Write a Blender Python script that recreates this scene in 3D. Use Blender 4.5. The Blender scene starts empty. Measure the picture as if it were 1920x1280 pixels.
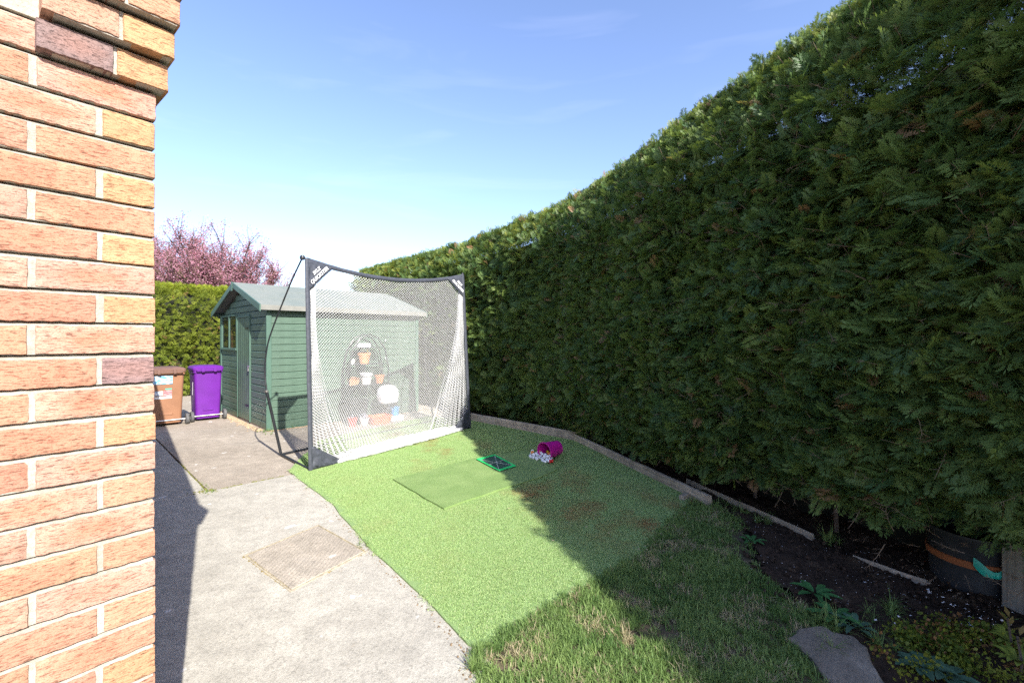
import bpy, bmesh, math, random
import numpy as np
from mathutils import Vector, Matrix, Euler, noise
random.seed(7); rng = np.random.default_rng(7)
S = bpy.context.scene
C = S.collection
PI = math.pi
# ------------------------------------------------------------------ camera
FPX = 853.3; HOR = 634.0; CAMH = 1.6
cam = bpy.data.objects.new('camera', bpy.data.cameras.new('camera'))
C.objects.link(cam); S.camera = cam
cam.location = (0, 0, CAMH); cam.rotation_euler = (PI/2, 0, 0)
cam.data.sensor_width = 36; cam.data.lens = 16.0
cam.data.shift_y = -6/1920
cam.data.clip_start = 0.05; cam.data.clip_end = 2000
# ------------------------------------------------------------------ light
SUN_EL = math.radians(34.3)
SHX, SHY = -0.544, 0.839                 # direction in which shadows fall
W = bpy.data.worlds.new('World'); S.world = W; W.use_nodes = True
nt = W.node_tree; nt.nodes.clear()
wo = nt.nodes.new('ShaderNodeOutputWorld'); bg = nt.nodes.new('ShaderNodeBackground')
sk = nt.nodes.new('ShaderNodeTexSky'); sk.sky_type = 'NISHITA'; sk.sun_disc = False
sk.sun_elevation = SUN_EL; sk.sun_rotation = math.atan2(-SHX, -SHY)
sk.air_density = 1.0; sk.dust_density = 1.0; sk.ozone_density = 3.0; sk.altitude = 50
# a few faint wisps of high cloud
tc = nt.nodes.new('ShaderNodeTexCoord'); mp = nt.nodes.new('ShaderNodeMapping')
mp.inputs['Scale'].default_value = (2.2, 3.0, 14.0); mp.inputs['Rotation'].default_value = (0, .22, .3)
nz = nt.nodes.new('ShaderNodeTexNoise'); nz.inputs['Scale'].default_value = 1.3; nz.inputs['Detail'].default_value = 6
nz.inputs['Distortion'].default_value = .5
cr = nt.nodes.new('ShaderNodeValToRGB'); cr.color_ramp.elements[0].position = .56; cr.color_ramp.elements[1].position = .85
cr.color_ramp.elements[1].color = (.05, .05, .05, 1); cr.color_ramp.elements[0].color = (0, 0, 0, 1)
mx = nt.nodes.new('ShaderNodeMix'); mx.data_type = 'RGBA'
mx.inputs[7].default_value = (8.0, 8.4, 9.0, 1)
L = nt.links.new
L(tc.outputs['Generated'], mp.inputs[0]); L(mp.outputs[0], nz.inputs['Vector']); L(nz.outputs['Fac'], cr.inputs[0])
L(cr.outputs[0], mx.inputs[0]); L(sk.outputs[0], mx.inputs[6]); tn_ = nt.nodes.new('ShaderNodeMix'); tn_.data_type = 'RGBA'; tn_.blend_type = 'MULTIPLY'; tn_.inputs[0].default_value = 1; tn_.inputs[7].default_value = (1.04, .955, 1.02, 1)
L(mx.outputs[2], tn_.inputs[6]); L(tn_.outputs[2], bg.inputs[0]); L(bg.outputs[0], wo.inputs[0])
bg.inputs['Strength'].default_value = 0.15
sun = bpy.data.objects.new('sun', bpy.data.lights.new('sun', 'SUN')); C.objects.link(sun)
sun.data.energy = 4.4; sun.data.angle = math.radians(.5); sun.data.color = (1.0, .955, .88)
ldir = Vector((SHX*math.cos(SUN_EL), SHY*math.cos(SUN_EL), -math.sin(SUN_EL)))
sun.rotation_euler = ldir.to_track_quat('-Z', 'Y').to_euler(); sun.location = (4, -6, 8)
S.view_settings.view_transform = 'Standard'; S.view_settings.look = 'None'
S.view_settings.exposure = 1.2; S.view_settings.gamma = 1; S.view_settings.use_curve_mapping = False
S.render.engine = 'CYCLES'
S.cycles.use_denoising = False; S.cycles.adaptive_threshold = .006; S.cycles.max_bounces = 6; S.cycles.transparent_max_bounces = 12; S.cycles.transmission_bounces = 4
S.cycles.sample_clamp_indirect = 6

# ------------------------------------------------------------------ helpers
def G(u, v, z=0.0):
    """ground place seen at a photograph position"""
    Y = FPX*(CAMH - z)/(v - HOR)
    return Vector(((u-960)/FPX*Y, Y, z))

class Mat:
    def __init__(s, name):
        s.m = bpy.data.materials.new(name); s.m.use_nodes = True
        s.t = s.m.node_tree; s.n = s.t.nodes; s.b = s.n['Principled BSDF']; s.o = s.n['Material Output']
    def N(s, typ, **k):
        n = s.n.new(typ)
        for a, b in k.items():
            if a.startswith('i_'):
                n.inputs[a[2:].replace('_', ' ')].default_value = b
            else: setattr(n, a, b)
        return n
    def L(s, a, b): s.t.links.new(a, b)
    def noise(s, scale, detail=4, rough=.55, coord='Object', stretch=None, dist=0):
        n = s.N('ShaderNodeTexNoise', i_Scale=scale, i_Detail=detail, i_Roughness=rough, i_Distortion=dist)
        c = s.N('ShaderNodeTexCoord'); o = c.outputs[coord]
        if stretch:
            m = s.N('ShaderNodeMapping'); m.inputs['Scale'].default_value = stretch; s.L(o, m.inputs[0]); o = m.outputs[0]
        s.L(o, n.inputs['Vector']); return n.outputs['Fac']
    def ramp(s, fac, stops):
        r = s.N('ShaderNodeValToRGB'); e = r.color_ramp.elements
        while len(e) < len(stops): e.new(.5)
        for x, (p, c) in zip(e, stops):
            x.position = p; x.color = (c, c, c, 1) if isinstance(c, (int, float)) else tuple(c)+(1,)
        s.L(fac, r.inputs[0]); return r.outputs[0]
    def mix(s, fac, a, b, mode='MIX'):
        m = s.N('ShaderNodeMix', data_type='RGBA', blend_type=mode)
        for x, i in ((fac, 0), (a, 6), (b, 7)):
            if isinstance(x, (int, float)): m.inputs[i].default_value = x
            elif isinstance(x, tuple): m.inputs[i].default_value = x+(1,)
            else: s.L(x, m.inputs[i])
        return m.outputs[2]
    def col(s, c):
        if isinstance(c, tuple): s.b.inputs['Base Color'].default_value = c+(1,)
        else: s.L(c, s.b.inputs['Base Color'])
    def rough(s, r):
        if isinstance(r, (int, float)): s.b.inputs['Roughness'].default_value = r
        else: s.L(r, s.b.inputs['Roughness'])
    def bump(s, h, strength=.5, dist=.01):
        b = s.N('ShaderNodeBump', i_Strength=strength, i_Distance=dist); s.L(h, b.inputs['Height'])
        s.L(b.outputs[0], s.b.inputs['Normal']); return b

def simple(name, c, rough=.6, var=.15, scale=6, bump=.0, bscale=60, metal=0, spec=.5):
    m = Mat(name)
    n = m.noise(scale, 5)
    d = tuple(x*(1-var) for x in c); l = tuple(min(1, x*(1+var)) for x in c)
    m.col(m.ramp(n, [(.3, d), (.7, l)])); m.rough(rough)
    m.b.inputs['Metallic'].default_value = metal
    m.b.inputs['Specular IOR Level'].default_value = spec
    if bump: m.bump(m.noise(bscale, 6), bump, .005)
    return m.m

def leafmat(name, c1, c2, dead=(.20, .11, .05), trans=.35, rough=.5):
    """foliage; the instance's tint picks the colour, a few are dead"""
    m = Mat(name)
    a = m.N('ShaderNodeAttribute', attribute_name='tint', attribute_type='INSTANCER')
    col = m.ramp(a.outputs['Fac'], [(0, c1), (.5, tuple((x+y)/2 for x, y in zip(c1, c2))), (.93, c2), (.975, dead)])
    n = m.noise(9, 3)
    col = m.mix(.35, col, m.ramp(n, [(.3, .45), (.75, 1.0)]), 'MULTIPLY')
    m.col(col); m.rough(rough); m.b.inputs['Specular IOR Level'].default_value = .25
    t = m.N('ShaderNodeBsdfTranslucent'); m.L(m.mix(.5, col, (.35, .45, .05), 'MIX'), t.inputs['Color'])
    x = m.N('ShaderNodeMixShader'); x.inputs[0].default_value = trans
    m.L(m.b.outputs[0], x.inputs[1]); m.L(t.outputs[0], x.inputs[2]); m.L(x.outputs[0], m.o.inputs[0])
    return m.m

def link(name, me, mat=None, parent=None, loc=None, rotz=0):
    o = bpy.data.objects.new(name, me); C.objects.link(o)
    if mat and not me.materials: me.materials.append(mat)
    if parent: o.parent = parent
    if loc is not None: o.location = loc
    if rotz: o.rotation_euler = (0, 0, rotz)
    return o
def mesh_of(bm, name='m', smooth=False):
    bmesh.ops.recalc_face_normals(bm, faces=bm.faces)
    me = bpy.data.meshes.new(name); bm.to_mesh(me); bm.free()
    if smooth:
        me.polygons.foreach_set('use_smooth', [True]*len(me.polygons))
        try: me.set_sharp_from_angle(angle=math.radians(40))
        except Exception: pass
    return me
def thing(name, label, cat, loc=(0, 0, 0), rotz=0, group=None):
    o = bpy.data.objects.new(name, None); C.objects.link(o); o.location = loc; o.rotation_euler = (0, 0, rotz)
    o.empty_display_size = .1
    return tag(o, label, cat, group)
def tag(o, label, cat, group=None):
    o['label'] = label; o['category'] = cat
    if group: o['group'] = group
    return o
def kind(o, k): o['kind'] = k; return o
def add_box(bm, x0, x1, y0, y1, z0, z1, M=None):
    vs = [bm.verts.new((x, y, z)) for x in (x0, x1) for y in (y0, y1) for z in (z0, z1)]
    for f in ((0, 1, 3, 2), (4, 6, 7, 5), (0, 4, 5, 1), (2, 3, 7, 6), (0, 2, 6, 4), (1, 5, 7, 3)):
        bm.faces.new([vs[i] for i in f])
    if M is not None: bmesh.ops.transform(bm, matrix=M, verts=vs)
    return vs
def box_obj(name, dims, mat, parent=None, bevel=0, M=None, loc=None):
    bm = bmesh.new(); add_box(bm, *dims, M=M)
    if bevel: bmesh.ops.bevel(bm, geom=bm.edges[:], offset=bevel, segments=1, affect='EDGES')
    return link(name, mesh_of(bm), mat, parent, loc)
def add_loft(bm, rings, caps=(True, True), closed=True):
    R = [[bm.verts.new(p) for p in r] for r in rings]
    n = len(R[0])
    for a, b in zip(R, R[1:]):
        for i in range(n if closed else n-1):
            j = (i+1) % n; bm.faces.new((a[i], a[j], b[j], b[i]))
    if caps[0]: bm.faces.new(R[0][::-1])
    if caps[1]: bm.faces.new(R[-1])
    return R
def add_tube(bm, pts, r, seg=8, caps=True):
    pts = [Vector(p) for p in pts]
    rs = r if isinstance(r, (list, tuple)) else [r]*len(pts)
    rings = []; up = None
    for i, p in enumerate(pts):
        d = (pts[min(i+1, len(pts)-1)] - pts[max(i-1, 0)]).normalized()
        if up is None: up = Vector((0, 0, 1)) if abs(d.z) < .9 else Vector((1, 0, 0))
        x = d.cross(up).normalized(); y = x.cross(d).normalized(); up = y
        rings.append([p + rs[i]*(math.cos(2*PI*k/seg)*x + math.sin(2*PI*k/seg)*y) for k in range(seg)])
    add_loft(bm, rings, (caps, caps))
def tube_obj(name, pts, r, mat, parent=None, seg=8):
    bm = bmesh.new(); add_tube(bm, pts, r, seg); return link(name, mesh_of(bm, smooth=True), mat, parent)
def rring(hx, hy, z, r, cx=0, cy=0, seg=3):
    out = []
    for sx, sy, a0 in ((1, 1, 0), (-1, 1, PI/2), (-1, -1, PI), (1, -1, 1.5*PI)):
        for k in range(seg+1):
            a = a0 + PI/2*k/seg
            out.append((cx + sx*(hx-r) + r*math.cos(a), cy + sy*(hy-r) + r*math.sin(a), z))
    return out
def circ(r, z, n=20, cx=0, cy=0): return [(cx+r*math.cos(2*PI*k/n), cy+r*math.sin(2*PI*k/n), z) for k in range(n)]
def catmull(pts, n=6):
    P = [Vector(p) for p in pts]; P = [P[0]*2-P[1]] + P + [P[-1]*2-P[-2]]; out = []
    for i in range(1, len(P)-2):
        a, b, c, d = P[i-1:i+3]
        for k in range(n):
            t = k/n; out.append(.5*((2*b) + (c-a)*t + (2*a-5*b+4*c-d)*t*t + (3*b-a-3*c+d)*t**3))
    out.append(P[-2]); return out
def poly_sheet(name, pts, z, mat, thick=0, parent=None, sub=0, nz=0, nscale=3):
    bm = bmesh.new(); f = bm.faces.new([bm.verts.new((p[0], p[1], z)) for p in pts])
    if f.normal.z < 0 or True:
        bm.normal_update()
        if f.normal.z < 0: bmesh.ops.reverse_faces(bm, faces=[f])
    if thick:
        r = bmesh.ops.extrude_face_region(bm, geom=[f]); vs = [v for v in r['geom'] if isinstance(v, bmesh.types.BMVert)]
        bmesh.ops.translate(bm, verts=[v for v in bm.verts if v not in vs], vec=(0, 0, -thick))
    return link(name, mesh_of(bm), mat, parent)
def inside(x, y, P):
    c = False; n = len(P); j = n-1
    for i in range(n):
        if (P[i][1] > y) != (P[j][1] > y) and x < (P[j][0]-P[i][0])*(y-P[i][1])/(P[j][1]-P[i][1]) + P[i][0]: c = not c
        j = i
    return c
def inside_np(X, Y, P):
    c = np.zeros(len(X), bool); j = len(P)-1
    for i in range(len(P)):
        xi, yi, xj, yj = P[i][0], P[i][1], P[j][0], P[j][1]
        m = (yi > Y) != (yj > Y)
        with np.errstate(all='ignore'): q = X < (xj-xi)*(Y-yi)/((yj-yi) or 1e-9) + xi
        c ^= (m & q); j = i
    return c
def scatter(name, templates, pts, rots, scl, tint, parent=None):
    """one object of stuff: many small leaves/blades set on stored points with geometry nodes"""
    n = len(pts); me = bpy.data.meshes.new(name); me.vertices.add(n)
    me.vertices.foreach_set('co', np.asarray(pts, 'f').ravel())
    def at(nm, ty, key, d):
        a = me.attributes.new(nm, ty, 'POINT'); a.data.foreach_set(key, d)
    at('rot', 'FLOAT_VECTOR', 'vector', np.asarray(rots, 'f').ravel())
    at('scl', 'FLOAT', 'value', np.asarray(scl, 'f'))
    at('tint', 'FLOAT', 'value', np.asarray(tint, 'f'))
    at('pick', 'INT', 'value', rng.integers(0, len(templates), n).astype('i'))
    o = link(name, me, None, parent)
    ng = bpy.data.node_groups.new(name, 'GeometryNodeTree')
    ng.interface.new_socket('Geometry', in_out='INPUT', socket_type='NodeSocketGeometry')
    ng.interface.new_socket('Geometry', in_out='OUTPUT', socket_type='NodeSocketGeometry')
    N = ng.nodes.new; K = ng.links.new
    gi = N('NodeGroupInput'); go = N('NodeGroupOutput'); iop = N('GeometryNodeInstanceOnPoints'); jn = N('GeometryNodeJoinGeometry')
    for tm in reversed(templates):
        oi = N('GeometryNodeObjectInfo'); oi.inputs['Object'].default_value = tm
        g2 = N('GeometryNodeGeometryToInstance'); K(oi.outputs['Geometry'], g2.inputs[0]); K(g2.outputs[0], jn.inputs[0])
    def na(nm, ty):
        a = N('GeometryNodeInputNamedAttribute'); a.data_type = ty; a.inputs['Name'].default_value = nm; return a.outputs[0]
    K(gi.outputs[0], iop.inputs['Points']); K(jn.outputs[0], iop.inputs['Instance'])
    iop.inputs['Pick Instance'].default_value = True
    K(na('pick', 'INT'), iop.inputs['Instance Index'])
    e2r = N('FunctionNodeEulerToRotation'); K(na('rot', 'FLOAT_VECTOR'), e2r.inputs[0]); K(e2r.outputs[0], iop.inputs['Rotation'])
    K(na('scl', 'FLOAT'), iop.inputs['Scale']); K(iop.outputs[0], go.inputs[0])
    md = o.modifiers.new('scatter', 'NODES'); md.node_group = ng
    return o
def template(bm, mat, nm='leaf_form'):
    me = bpy.data.meshes.new(nm); bm.to_mesh(me); bm.free(); me.materials.append(mat)
    return bpy.data.objects.new(nm, me)
def euler_from(xa, za):
    """euler angles of frames whose x axis is xa and whose z axis is near za (arrays n,3)"""
    xa = xa/np.linalg.norm(xa, axis=1, keepdims=True)
    ya = np.cross(za, xa); ya /= np.linalg.norm(ya, axis=1, keepdims=True)+1e-9
    za = np.cross(xa, ya)
    sy = -xa[:, 2]
    ry = np.arcsin(np.clip(sy, -1, 1)); rx = np.arctan2(ya[:, 2], za[:, 2]); rz = np.arctan2(xa[:, 1], xa[:, 0])
    return np.stack([rx, ry, rz], 1)

# ------------------------------------------------------------------ materials
def m_brick():
    m = Mat('brick_clay'); oi = m.N('ShaderNodeObjectInfo')
    tcd = m.N('ShaderNodeTexCoord')
    add = m.N('ShaderNodeVectorMath', operation='ADD'); sc = m.N('ShaderNodeVectorMath', operation='SCALE')
    cmb = m.N('ShaderNodeCombineXYZ'); m.L(oi.outputs['Random'], cmb.inputs[0]); m.L(oi.outputs['Random'], cmb.inputs[2])
    m.L(cmb.outputs[0], sc.inputs[0]); sc.inputs['Scale'].default_value = 37
    m.L(tcd.outputs['Object'], add.inputs[0]); m.L(sc.outputs[0], add.inputs[1])
    def nz(scale, st, det=5, dist=0):
        mp = m.N('ShaderNodeMapping'); mp.inputs['Scale'].default_value = st; m.L(add.outputs[0], mp.inputs[0])
        n = m.N('ShaderNodeTexNoise', i_Scale=scale, i_Detail=det, i_Roughness=.62, i_Distortion=dist); m.L(mp.outputs[0], n.inputs['Vector']); return n.outputs['Fac']
    # red heart of the brick
    mp = m.N('ShaderNodeMapping'); mp.inputs['Scale'].default_value = (11, 2, 34); m.L(tcd.outputs['Object'], mp.inputs[0])
    ln = m.N('ShaderNodeVectorMath', operation='LENGTH'); m.L(mp.outputs[0], ln.inputs[0])
    nn = nz(14, (1, 1, 2), 4)
    su = m.N('ShaderNodeMath', operation='MULTIPLY_ADD'); m.L(nn, su.inputs[0]); su.inputs[1].default_value = 1.3; m.L(ln.outputs['Value'], su.inputs[2])
    heart = m.ramp(su.outputs[0], [(.95, 1.0), (1.0, 0.0)])
    mr = m.N('ShaderNodeMapRange'); m.L(su.outputs[0], mr.inputs[0]); mr.inputs[1].default_value = 1.0; mr.inputs[2].default_value = 1.75
    mr.inputs[3].default_value = 1; mr.inputs[4].default_value = 0
    hm = m.N('ShaderNodeMath', operation='MULTIPLY'); m.L(mr.outputs[0], hm.inputs[0]); m.L(oi.outputs['Alpha'], hm.inputs[1])
    base = m.mix(hm.outputs[0], oi.outputs['Color'], (.50, .225, .14))
    base = m.mix(1.0, base, m.ramp(nz(7, (1, 1, 2)), [(.3, (.84, .80, .80)), (.7, (1.12, 1.12, 1.14))]), 'MULTIPLY')
    cre = m.ramp(nz(185, (.28, 1, 1.7), 5, .6), [(.36, .32), (.46, 1.0)])      # drag creases
    base = m.mix(.85, base, cre, 'MULTIPLY')
    sp = m.ramp(nz(420, (.6, 1, 1)), [(.36, .45), (.48, 1.0)])
    base = m.mix(.75, base, sp, 'MULTIPLY')
    m.col(base); m.rough(.92); m.b.inputs['Specular IOR Level'].default_value = .2
    h = m.mix(.5, cre, nz(300, (.5, 1, 1)), 'MIX'); m.bump(h, .7, .003)
    return m.m
M_BRICK = m_brick()
def m_mortar():
    m = Mat('mortar'); n = m.noise(90, 6, .7)
    m.col(m.mix(.7, m.ramp(m.noise(8, 4), [(.35, (.38, .345, .28)), (.7, (.52, .485, .41))]), m.ramp(n, [(.3, .55), (.6, 1.0)]), 'MULTIPLY'))
    m.rough(.95); m.bump(n, .9, .004); return m.m
M_MORTAR = m_mortar()
def m_concrete(name, a, b, rib=False, speck=1.0):
    m = Mat(name)
    big = m.ramp(m.noise(.9, 6, .6, 'Object'), [(.3, a), (.7, b)])
    mid = m.ramp(m.noise(7, 6, .65), [(.3, .80), (.65, 1.08)])
    v = m.N('ShaderNodeTexVoronoi', i_Scale=95); tcd = m.N('ShaderNodeTexCoord'); m.L(tcd.outputs['Object'], v.inputs['Vector'])
    st = m.ramp(v.outputs['Color'], [(.15, .62), (.4, 1.0), (.85, 1.0), (.95, 1.35)])
    fine = m.noise(150, 5, .7)
    fr = m.ramp(fine, [(.32, .55), (.52, 1.02)])
    c = m.mix(1, big, mid, 'MULTIPLY'); c = m.mix(.55*speck, c, st, 'MULTIPLY'); c = m.mix(.8*speck, c, fr, 'MULTIPLY')
    # stains: brown lichen and pale wear
    c = m.mix(m.ramp(m.noise(2.7, 8, .7), [(.60, 0.0), (.74, .5)]), c, (.60, .54, .44))
    c = m.mix(m.ramp(m.noise(13, 6, .7), [(.63, 0.0), (.72, .45)]), c, (.33, .22, .11))
    c = m.mix(m.ramp(m.noise(1.3, 6, .6, stretch=(1, 1.7, 1)), [(.56, 0.0), (.72, .40)]), c, (.24, .22, .19))
    c = m.mix(m.ramp(m.noise(5.1, 2, .4, stretch=(1.3, 1, 1)), [(.725, 0.0), (.75, .8)]), c, (.74, .72, .68))
    m.col(c); m.rough(.93); m.b.inputs['Specular IOR Level'].default_value = .2
    if rib:
        wv = m.N('ShaderNodeTexWave', wave_type='BANDS', bands_direction='X', i_Scale=11, i_Distortion=1.5); m.L(tcd.outputs['Object'], wv.inputs[0])
        h = m.mix(.22, fine, wv.outputs['Fac'])
    else:
        # brushed finish
        h = m.mix(.4, fine, m.noise(40, 5, .6, stretch=(1, .25, 1)))
    m.bump(h, .75, .008); return m.m
M_CONC = m_concrete('old_concrete', (.425, .40, .34), (.55, .52, .445))
M_CONC2 = m_concrete('older_concrete', (.35, .30, .24), (.46, .40, .325))
M_COVER = m_concrete('cover_concrete', (.40, .35, .28), (.52, .46, .375), rib=True)
M_STONE = m_concrete('broken_stone', (.19, .165, .13), (.30, .265, .215))
def m_soil():
    m = Mat('soil'); n = m.noise(30, 8, .75)
    c = m.ramp(n, [(.3, (.025, .016, .011)), (.6, (.085, .058, .042)), (.8, (.15, .11, .085))])
    c = m.mix(m.ramp(m.noise(6, 5, .6), [(.55, 0.0), (.7, .6)]), c, (.16, .115, .075))
    m.col(c); m.rough(.97); m.b.inputs['Specular IOR Level'].default_value = .15; m.bump(n, 1.0, .03); return m.m
M_SOIL = m_soil()
def m_turfbase():
    m = Mat('turf_backing'); c = m.ramp(m.noise(60, 5, .7), [(.3, (.20, .31, .11)), (.7, (.28, .41, .155))])
    m.col(c); m.rough(.8); m.bump(m.noise(300, 4), .8, .006); return m.m
M_TURFB = m_turfbase()
def m_turfblade():
    m = Mat('turf_fibre')
    a = m.N('ShaderNodeAttribute', attribute_name='tint', attribute_type='INSTANCER')
    g = m.N('ShaderNodeNewGeometry')
    fb = m.ramp(g.outputs['Random Per Island'], [(0, (.27, .41, .145)), (.5, (.34, .485, .185)), (.85, (.41, .54, .23)), (1, (.52, .58, .32))])
    c = m.mix(a.outputs['Fac'], fb, (.38, .21, .09))
    m.col(c); m.rough(.5); m.b.inputs['Specular IOR Level'].default_value = .3
    t = m.N('ShaderNodeBsdfTranslucent'); m.L(c, t.inputs[0]); x = m.N('ShaderNodeMixShader'); x.inputs[0].default_value = .3
    m.L(m.b.outputs[0], x.inputs[1]); m.L(t.outputs[0], x.inputs[2]); m.L(x.outputs[0], m.o.inputs[0]); return m.m
M_TURF = m_turfblade()
def m_mat2():
    m = Mat('practice_turf'); n = m.noise(260, 5, .7)
    c = m.ramp(n, [(.3, (.13, .225, .06)), (.7, (.235, .35, .105))])
    c = m.mix(m.ramp(m.noise(3.5, 4), [(.4, 0.0), (.75, .5)]), c, (.31, .42, .15))
    m.col(c); m.rough(.85); m.bump(n, .9, .006); return m.m
M_MAT2 = m_mat2()
M_GRASS = leafmat('grass_blade', (.105, .205, .055), (.30, .42, .135), dead=(.52, .44, .27), trans=.35)
M_HEDGE = leafmat('conifer_frond', (.070, .142, .055), (.225, .30, .075), dead=(.34, .20, .10), trans=.30, rough=.42)
M_HEDGEF = leafmat('conifer_frond_sunny', (.13, .18, .025), (.34, .38, .05), dead=(.34, .20, .09), trans=.32, rough=.55)
M_HEDGER = leafmat('conifer_sunlit_rim', (.16, .21, .04), (.38, .40, .08), dead=(.34, .20, .09), trans=.35, rough=.45)  # yellower frond copy; sunlight on the hedge rim is put into its colour
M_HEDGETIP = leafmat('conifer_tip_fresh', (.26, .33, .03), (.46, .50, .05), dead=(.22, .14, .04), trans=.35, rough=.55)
M_PLUM = leafmat('plum_leaf', (.38, .13, .19), (.62, .34, .43), dead=(.75, .58, .64), trans=.30, rough=.55)
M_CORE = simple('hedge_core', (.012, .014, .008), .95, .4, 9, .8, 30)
M_BARK = simple('bark', (.10, .075, .06), .9, .3, 12, .6, 50)
M_TWIG = simple('twig', (.12, .085, .055), .9, .3, 20)
def m_wood(name, a, b, st, k=1.0, rough=.85):
    m = Mat(name); n = m.noise(7, 7, .65, stretch=st)
    c = m.ramp(n, [(.3, a), (.68, b)])
    c = m.mix(.6*k, c, m.ramp(m.noise(3.2, 5, .7), [(.38, .35), (.58, 1.05)]), 'MULTIPLY')
    m.col(c); m.rough(rough); m.bump(n, .6, .006); return m.m
M_TIMBER = m_wood('weathered_timber', (.30, .245, .18), (.58, .49, .38), (.35, 9, 9))
M_POSTW = m_wood('grey_post', (.17, .165, .14), (.33, .32, .28), (9, 9, .35), .5)
M_SHED = m_wood('green_stained_boards', (.062, .108, .078), (.108, .172, .125), (.5, 9, 9), .35, .45)
M_SHEDV = m_wood('green_stained_planks', (.06, .105, .075), (.10, .16, .115), (9, 9, .5), .35, .42)
M_TRIM = simple('green_trim', (.07, .135, .10), .5, .15, 4, .2, 40)
def m_felt():
    m = Mat('green_mineral_felt'); c = m.ramp(m.noise(300, 3), [(.35, (.125, .15, .135)), (.65, (.20, .23, .205))])
    c = m.mix(m.ramp(m.noise(1.6, 7, .65, stretch=(1, .5, 1)), [(.42, 0.0), (.66, .55)]), c, (.25, .25, .215))
    c = m.mix(m.ramp(m.noise(4.5, 7, .7), [(.60, 0.0), (.72, .6)]), c, (.10, .12, .06))
    m.col(c); m.rough(.95); m.bump(m.noise(260, 4), .7, .005); return m.m
M_FELT = m_felt()
M_FELTE = simple('felt_edge', (.20, .20, .175), .95, .15, 5, .5, 200)
M_DARK = simple('dark_interior', (.012, .012, .012), .9)
M_METAL = simple('zinc', (.5, .5, .48), .35, .1, 10, metal=.9)
M_BLACKP = simple('black_pole', (.018, .020, .024), .38, .2, 12)
M_SLEEVE = simple('charcoal_fabric', (.050, .056, .072), .62, .25, 30, .6, 18)
M_WHITE = simple('white_print', (.80, .80, .80), .6, .05)
def m_net():
    m = Mat('white_netting'); m.col((.86, .86, .85)); m.rough(.7)
    t = m.N('ShaderNodeBsdfTranslucent'); t.inputs[0].default_value = (.85, .85, .84, 1); x = m.N('ShaderNodeMixShader'); x.inputs[0].default_value = .25
    m.L(m.b.outputs[0], x.inputs[1]); m.L(t.outputs[0], x.inputs[2]); m.L(x.outputs[0], m.o.inputs[0]); return m.m
M_NET = m_net()
def m_glass():
    m = Mat('window_glass'); m.col((.02, .022, .02)); m.rough(.04); m.b.inputs['Specular IOR Level'].default_value = .9
    tr = m.N('ShaderNodeBsdfTransparent'); x = m.N('ShaderNodeMixShader'); x.inputs[0].default_value = .45
    m.L(m.b.outputs[0], x.inputs[1]); m.L(tr.outputs[0], x.inputs[2]); m.L(x.outputs[0], m.o.inputs[0]); return m.m
M_GLASS = m_glass()
M_PURPLE = simple('purple_plastic', (.125, .018, .25), .38, .10, 5, .15, 30)
M_BROWN = simple('brown_plastic', (.27, .135, .075), .45, .12, 4, .15, 30)
M_BROWND = simple('brown_lid_plastic', (.17, .095, .07), .5, .2, 5, .1, 30)
M_TYRE = simple('grey_rubber', (.10, .10, .10), .8, .2, 20)

# ================================================================== SETTING
SV = Vector((.7071, .7071, 0)); GV = Vector((-.7071, .7071, 0))      # shed / paving axes
ground = kind(poly_sheet('ground', [(-70, -60), (70, -60), (70, 110), (-70, 110)], -.035, M_SOIL), 'structure')
# concrete path of cast slabs; joints stay open between them
path = bpy.data.objects.new('concrete_path', None); C.objects.link(path); kind(path, 'structure')
J = G(390, 921)
edge = [G(541, 884), G(620, 947), G(700, 1037), G(800, 1132), G(876, 1214), G(888, 1270)]
edge_in = [p + Vector((.10, .02, 0)) for p in edge]
def slab(name, pts, z, mat):
    """cast slab: bevelled, slightly rough rim"""
    bm = bmesh.new(); P = []
    n = len(pts)
    for i in range(n):
        a = Vector(pts[i]); b = Vector(pts[(i+1) % n]); L_ = (b-a).length; k = max(1, min(60, int(L_/.10)))
        for q in range(k):
            p = a.lerp(b, q/k); w = noise.noise(p*5)*.010
            d = (b-a).normalized() if L_ else Vector((1, 0, 0)); P.append(p + Vector((-d.y, d.x, 0))*w)
    top = [bm.verts.new((p.x, p.y, z)) for p in P]
    ctr = sum((Vector((p.x, p.y, 0)) for p in P), Vector())/len(P)
    ft = bm.faces.new(top)
    low = [bm.verts.new((p.x, p.y, z-.08)) for p in P]
    for i in range(len(P)):
        j = (i+1) % len(P); bm.faces.new((top[i], low[i], low[j], top[j]))
    bm.normal_update()
    return link(name, mesh_of(bm), mat, path)
gp = .012
farR = [J + SV*gp + GV*gp, J + SV*1.02 + GV*gp, G(560, 872), G(640, 838), G(830, 778), J + SV*7.2 + GV*3.6, J + SV*7.2 + GV*12, J + GV*12 + SV*gp]
slab('slab', farR, -.004, M_CONC2)
slab('slab', [J - SV*gp + GV*gp, J - SV*gp + GV*12, J - SV*5 + GV*12, J - SV*5 + GV*gp], 0.0, M_CONC)
near = [J - SV*5 - GV*gp, J + SV*1.02 - GV*gp] + [Vector(p) for p in edge_in[1:]] + [Vector((.0, 1.2, 0)), Vector((0, -3, 0)), Vector((-6, -3, 0))]
near = [J - SV*5 - GV*gp, Vector((-6.6, -3, 0)), Vector((-.1, -3, 0)), G(888, 1275)+Vector((.02, -.3, 0))] + [Vector(p) for p in edge_in[::-1][:-1]] + [J + SV*1.02 - GV*gp]
slab('slab', near, 0.004, M_CONC)
# moss and grit lying in the joints
poly_sheet('joint_soil', [J - SV*5 - GV*.05, J + SV*1 - GV*.05, J + SV*1 + GV*.05, J - SV*5 + GV*.05], -.022, M_SOIL, parent=path)

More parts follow.
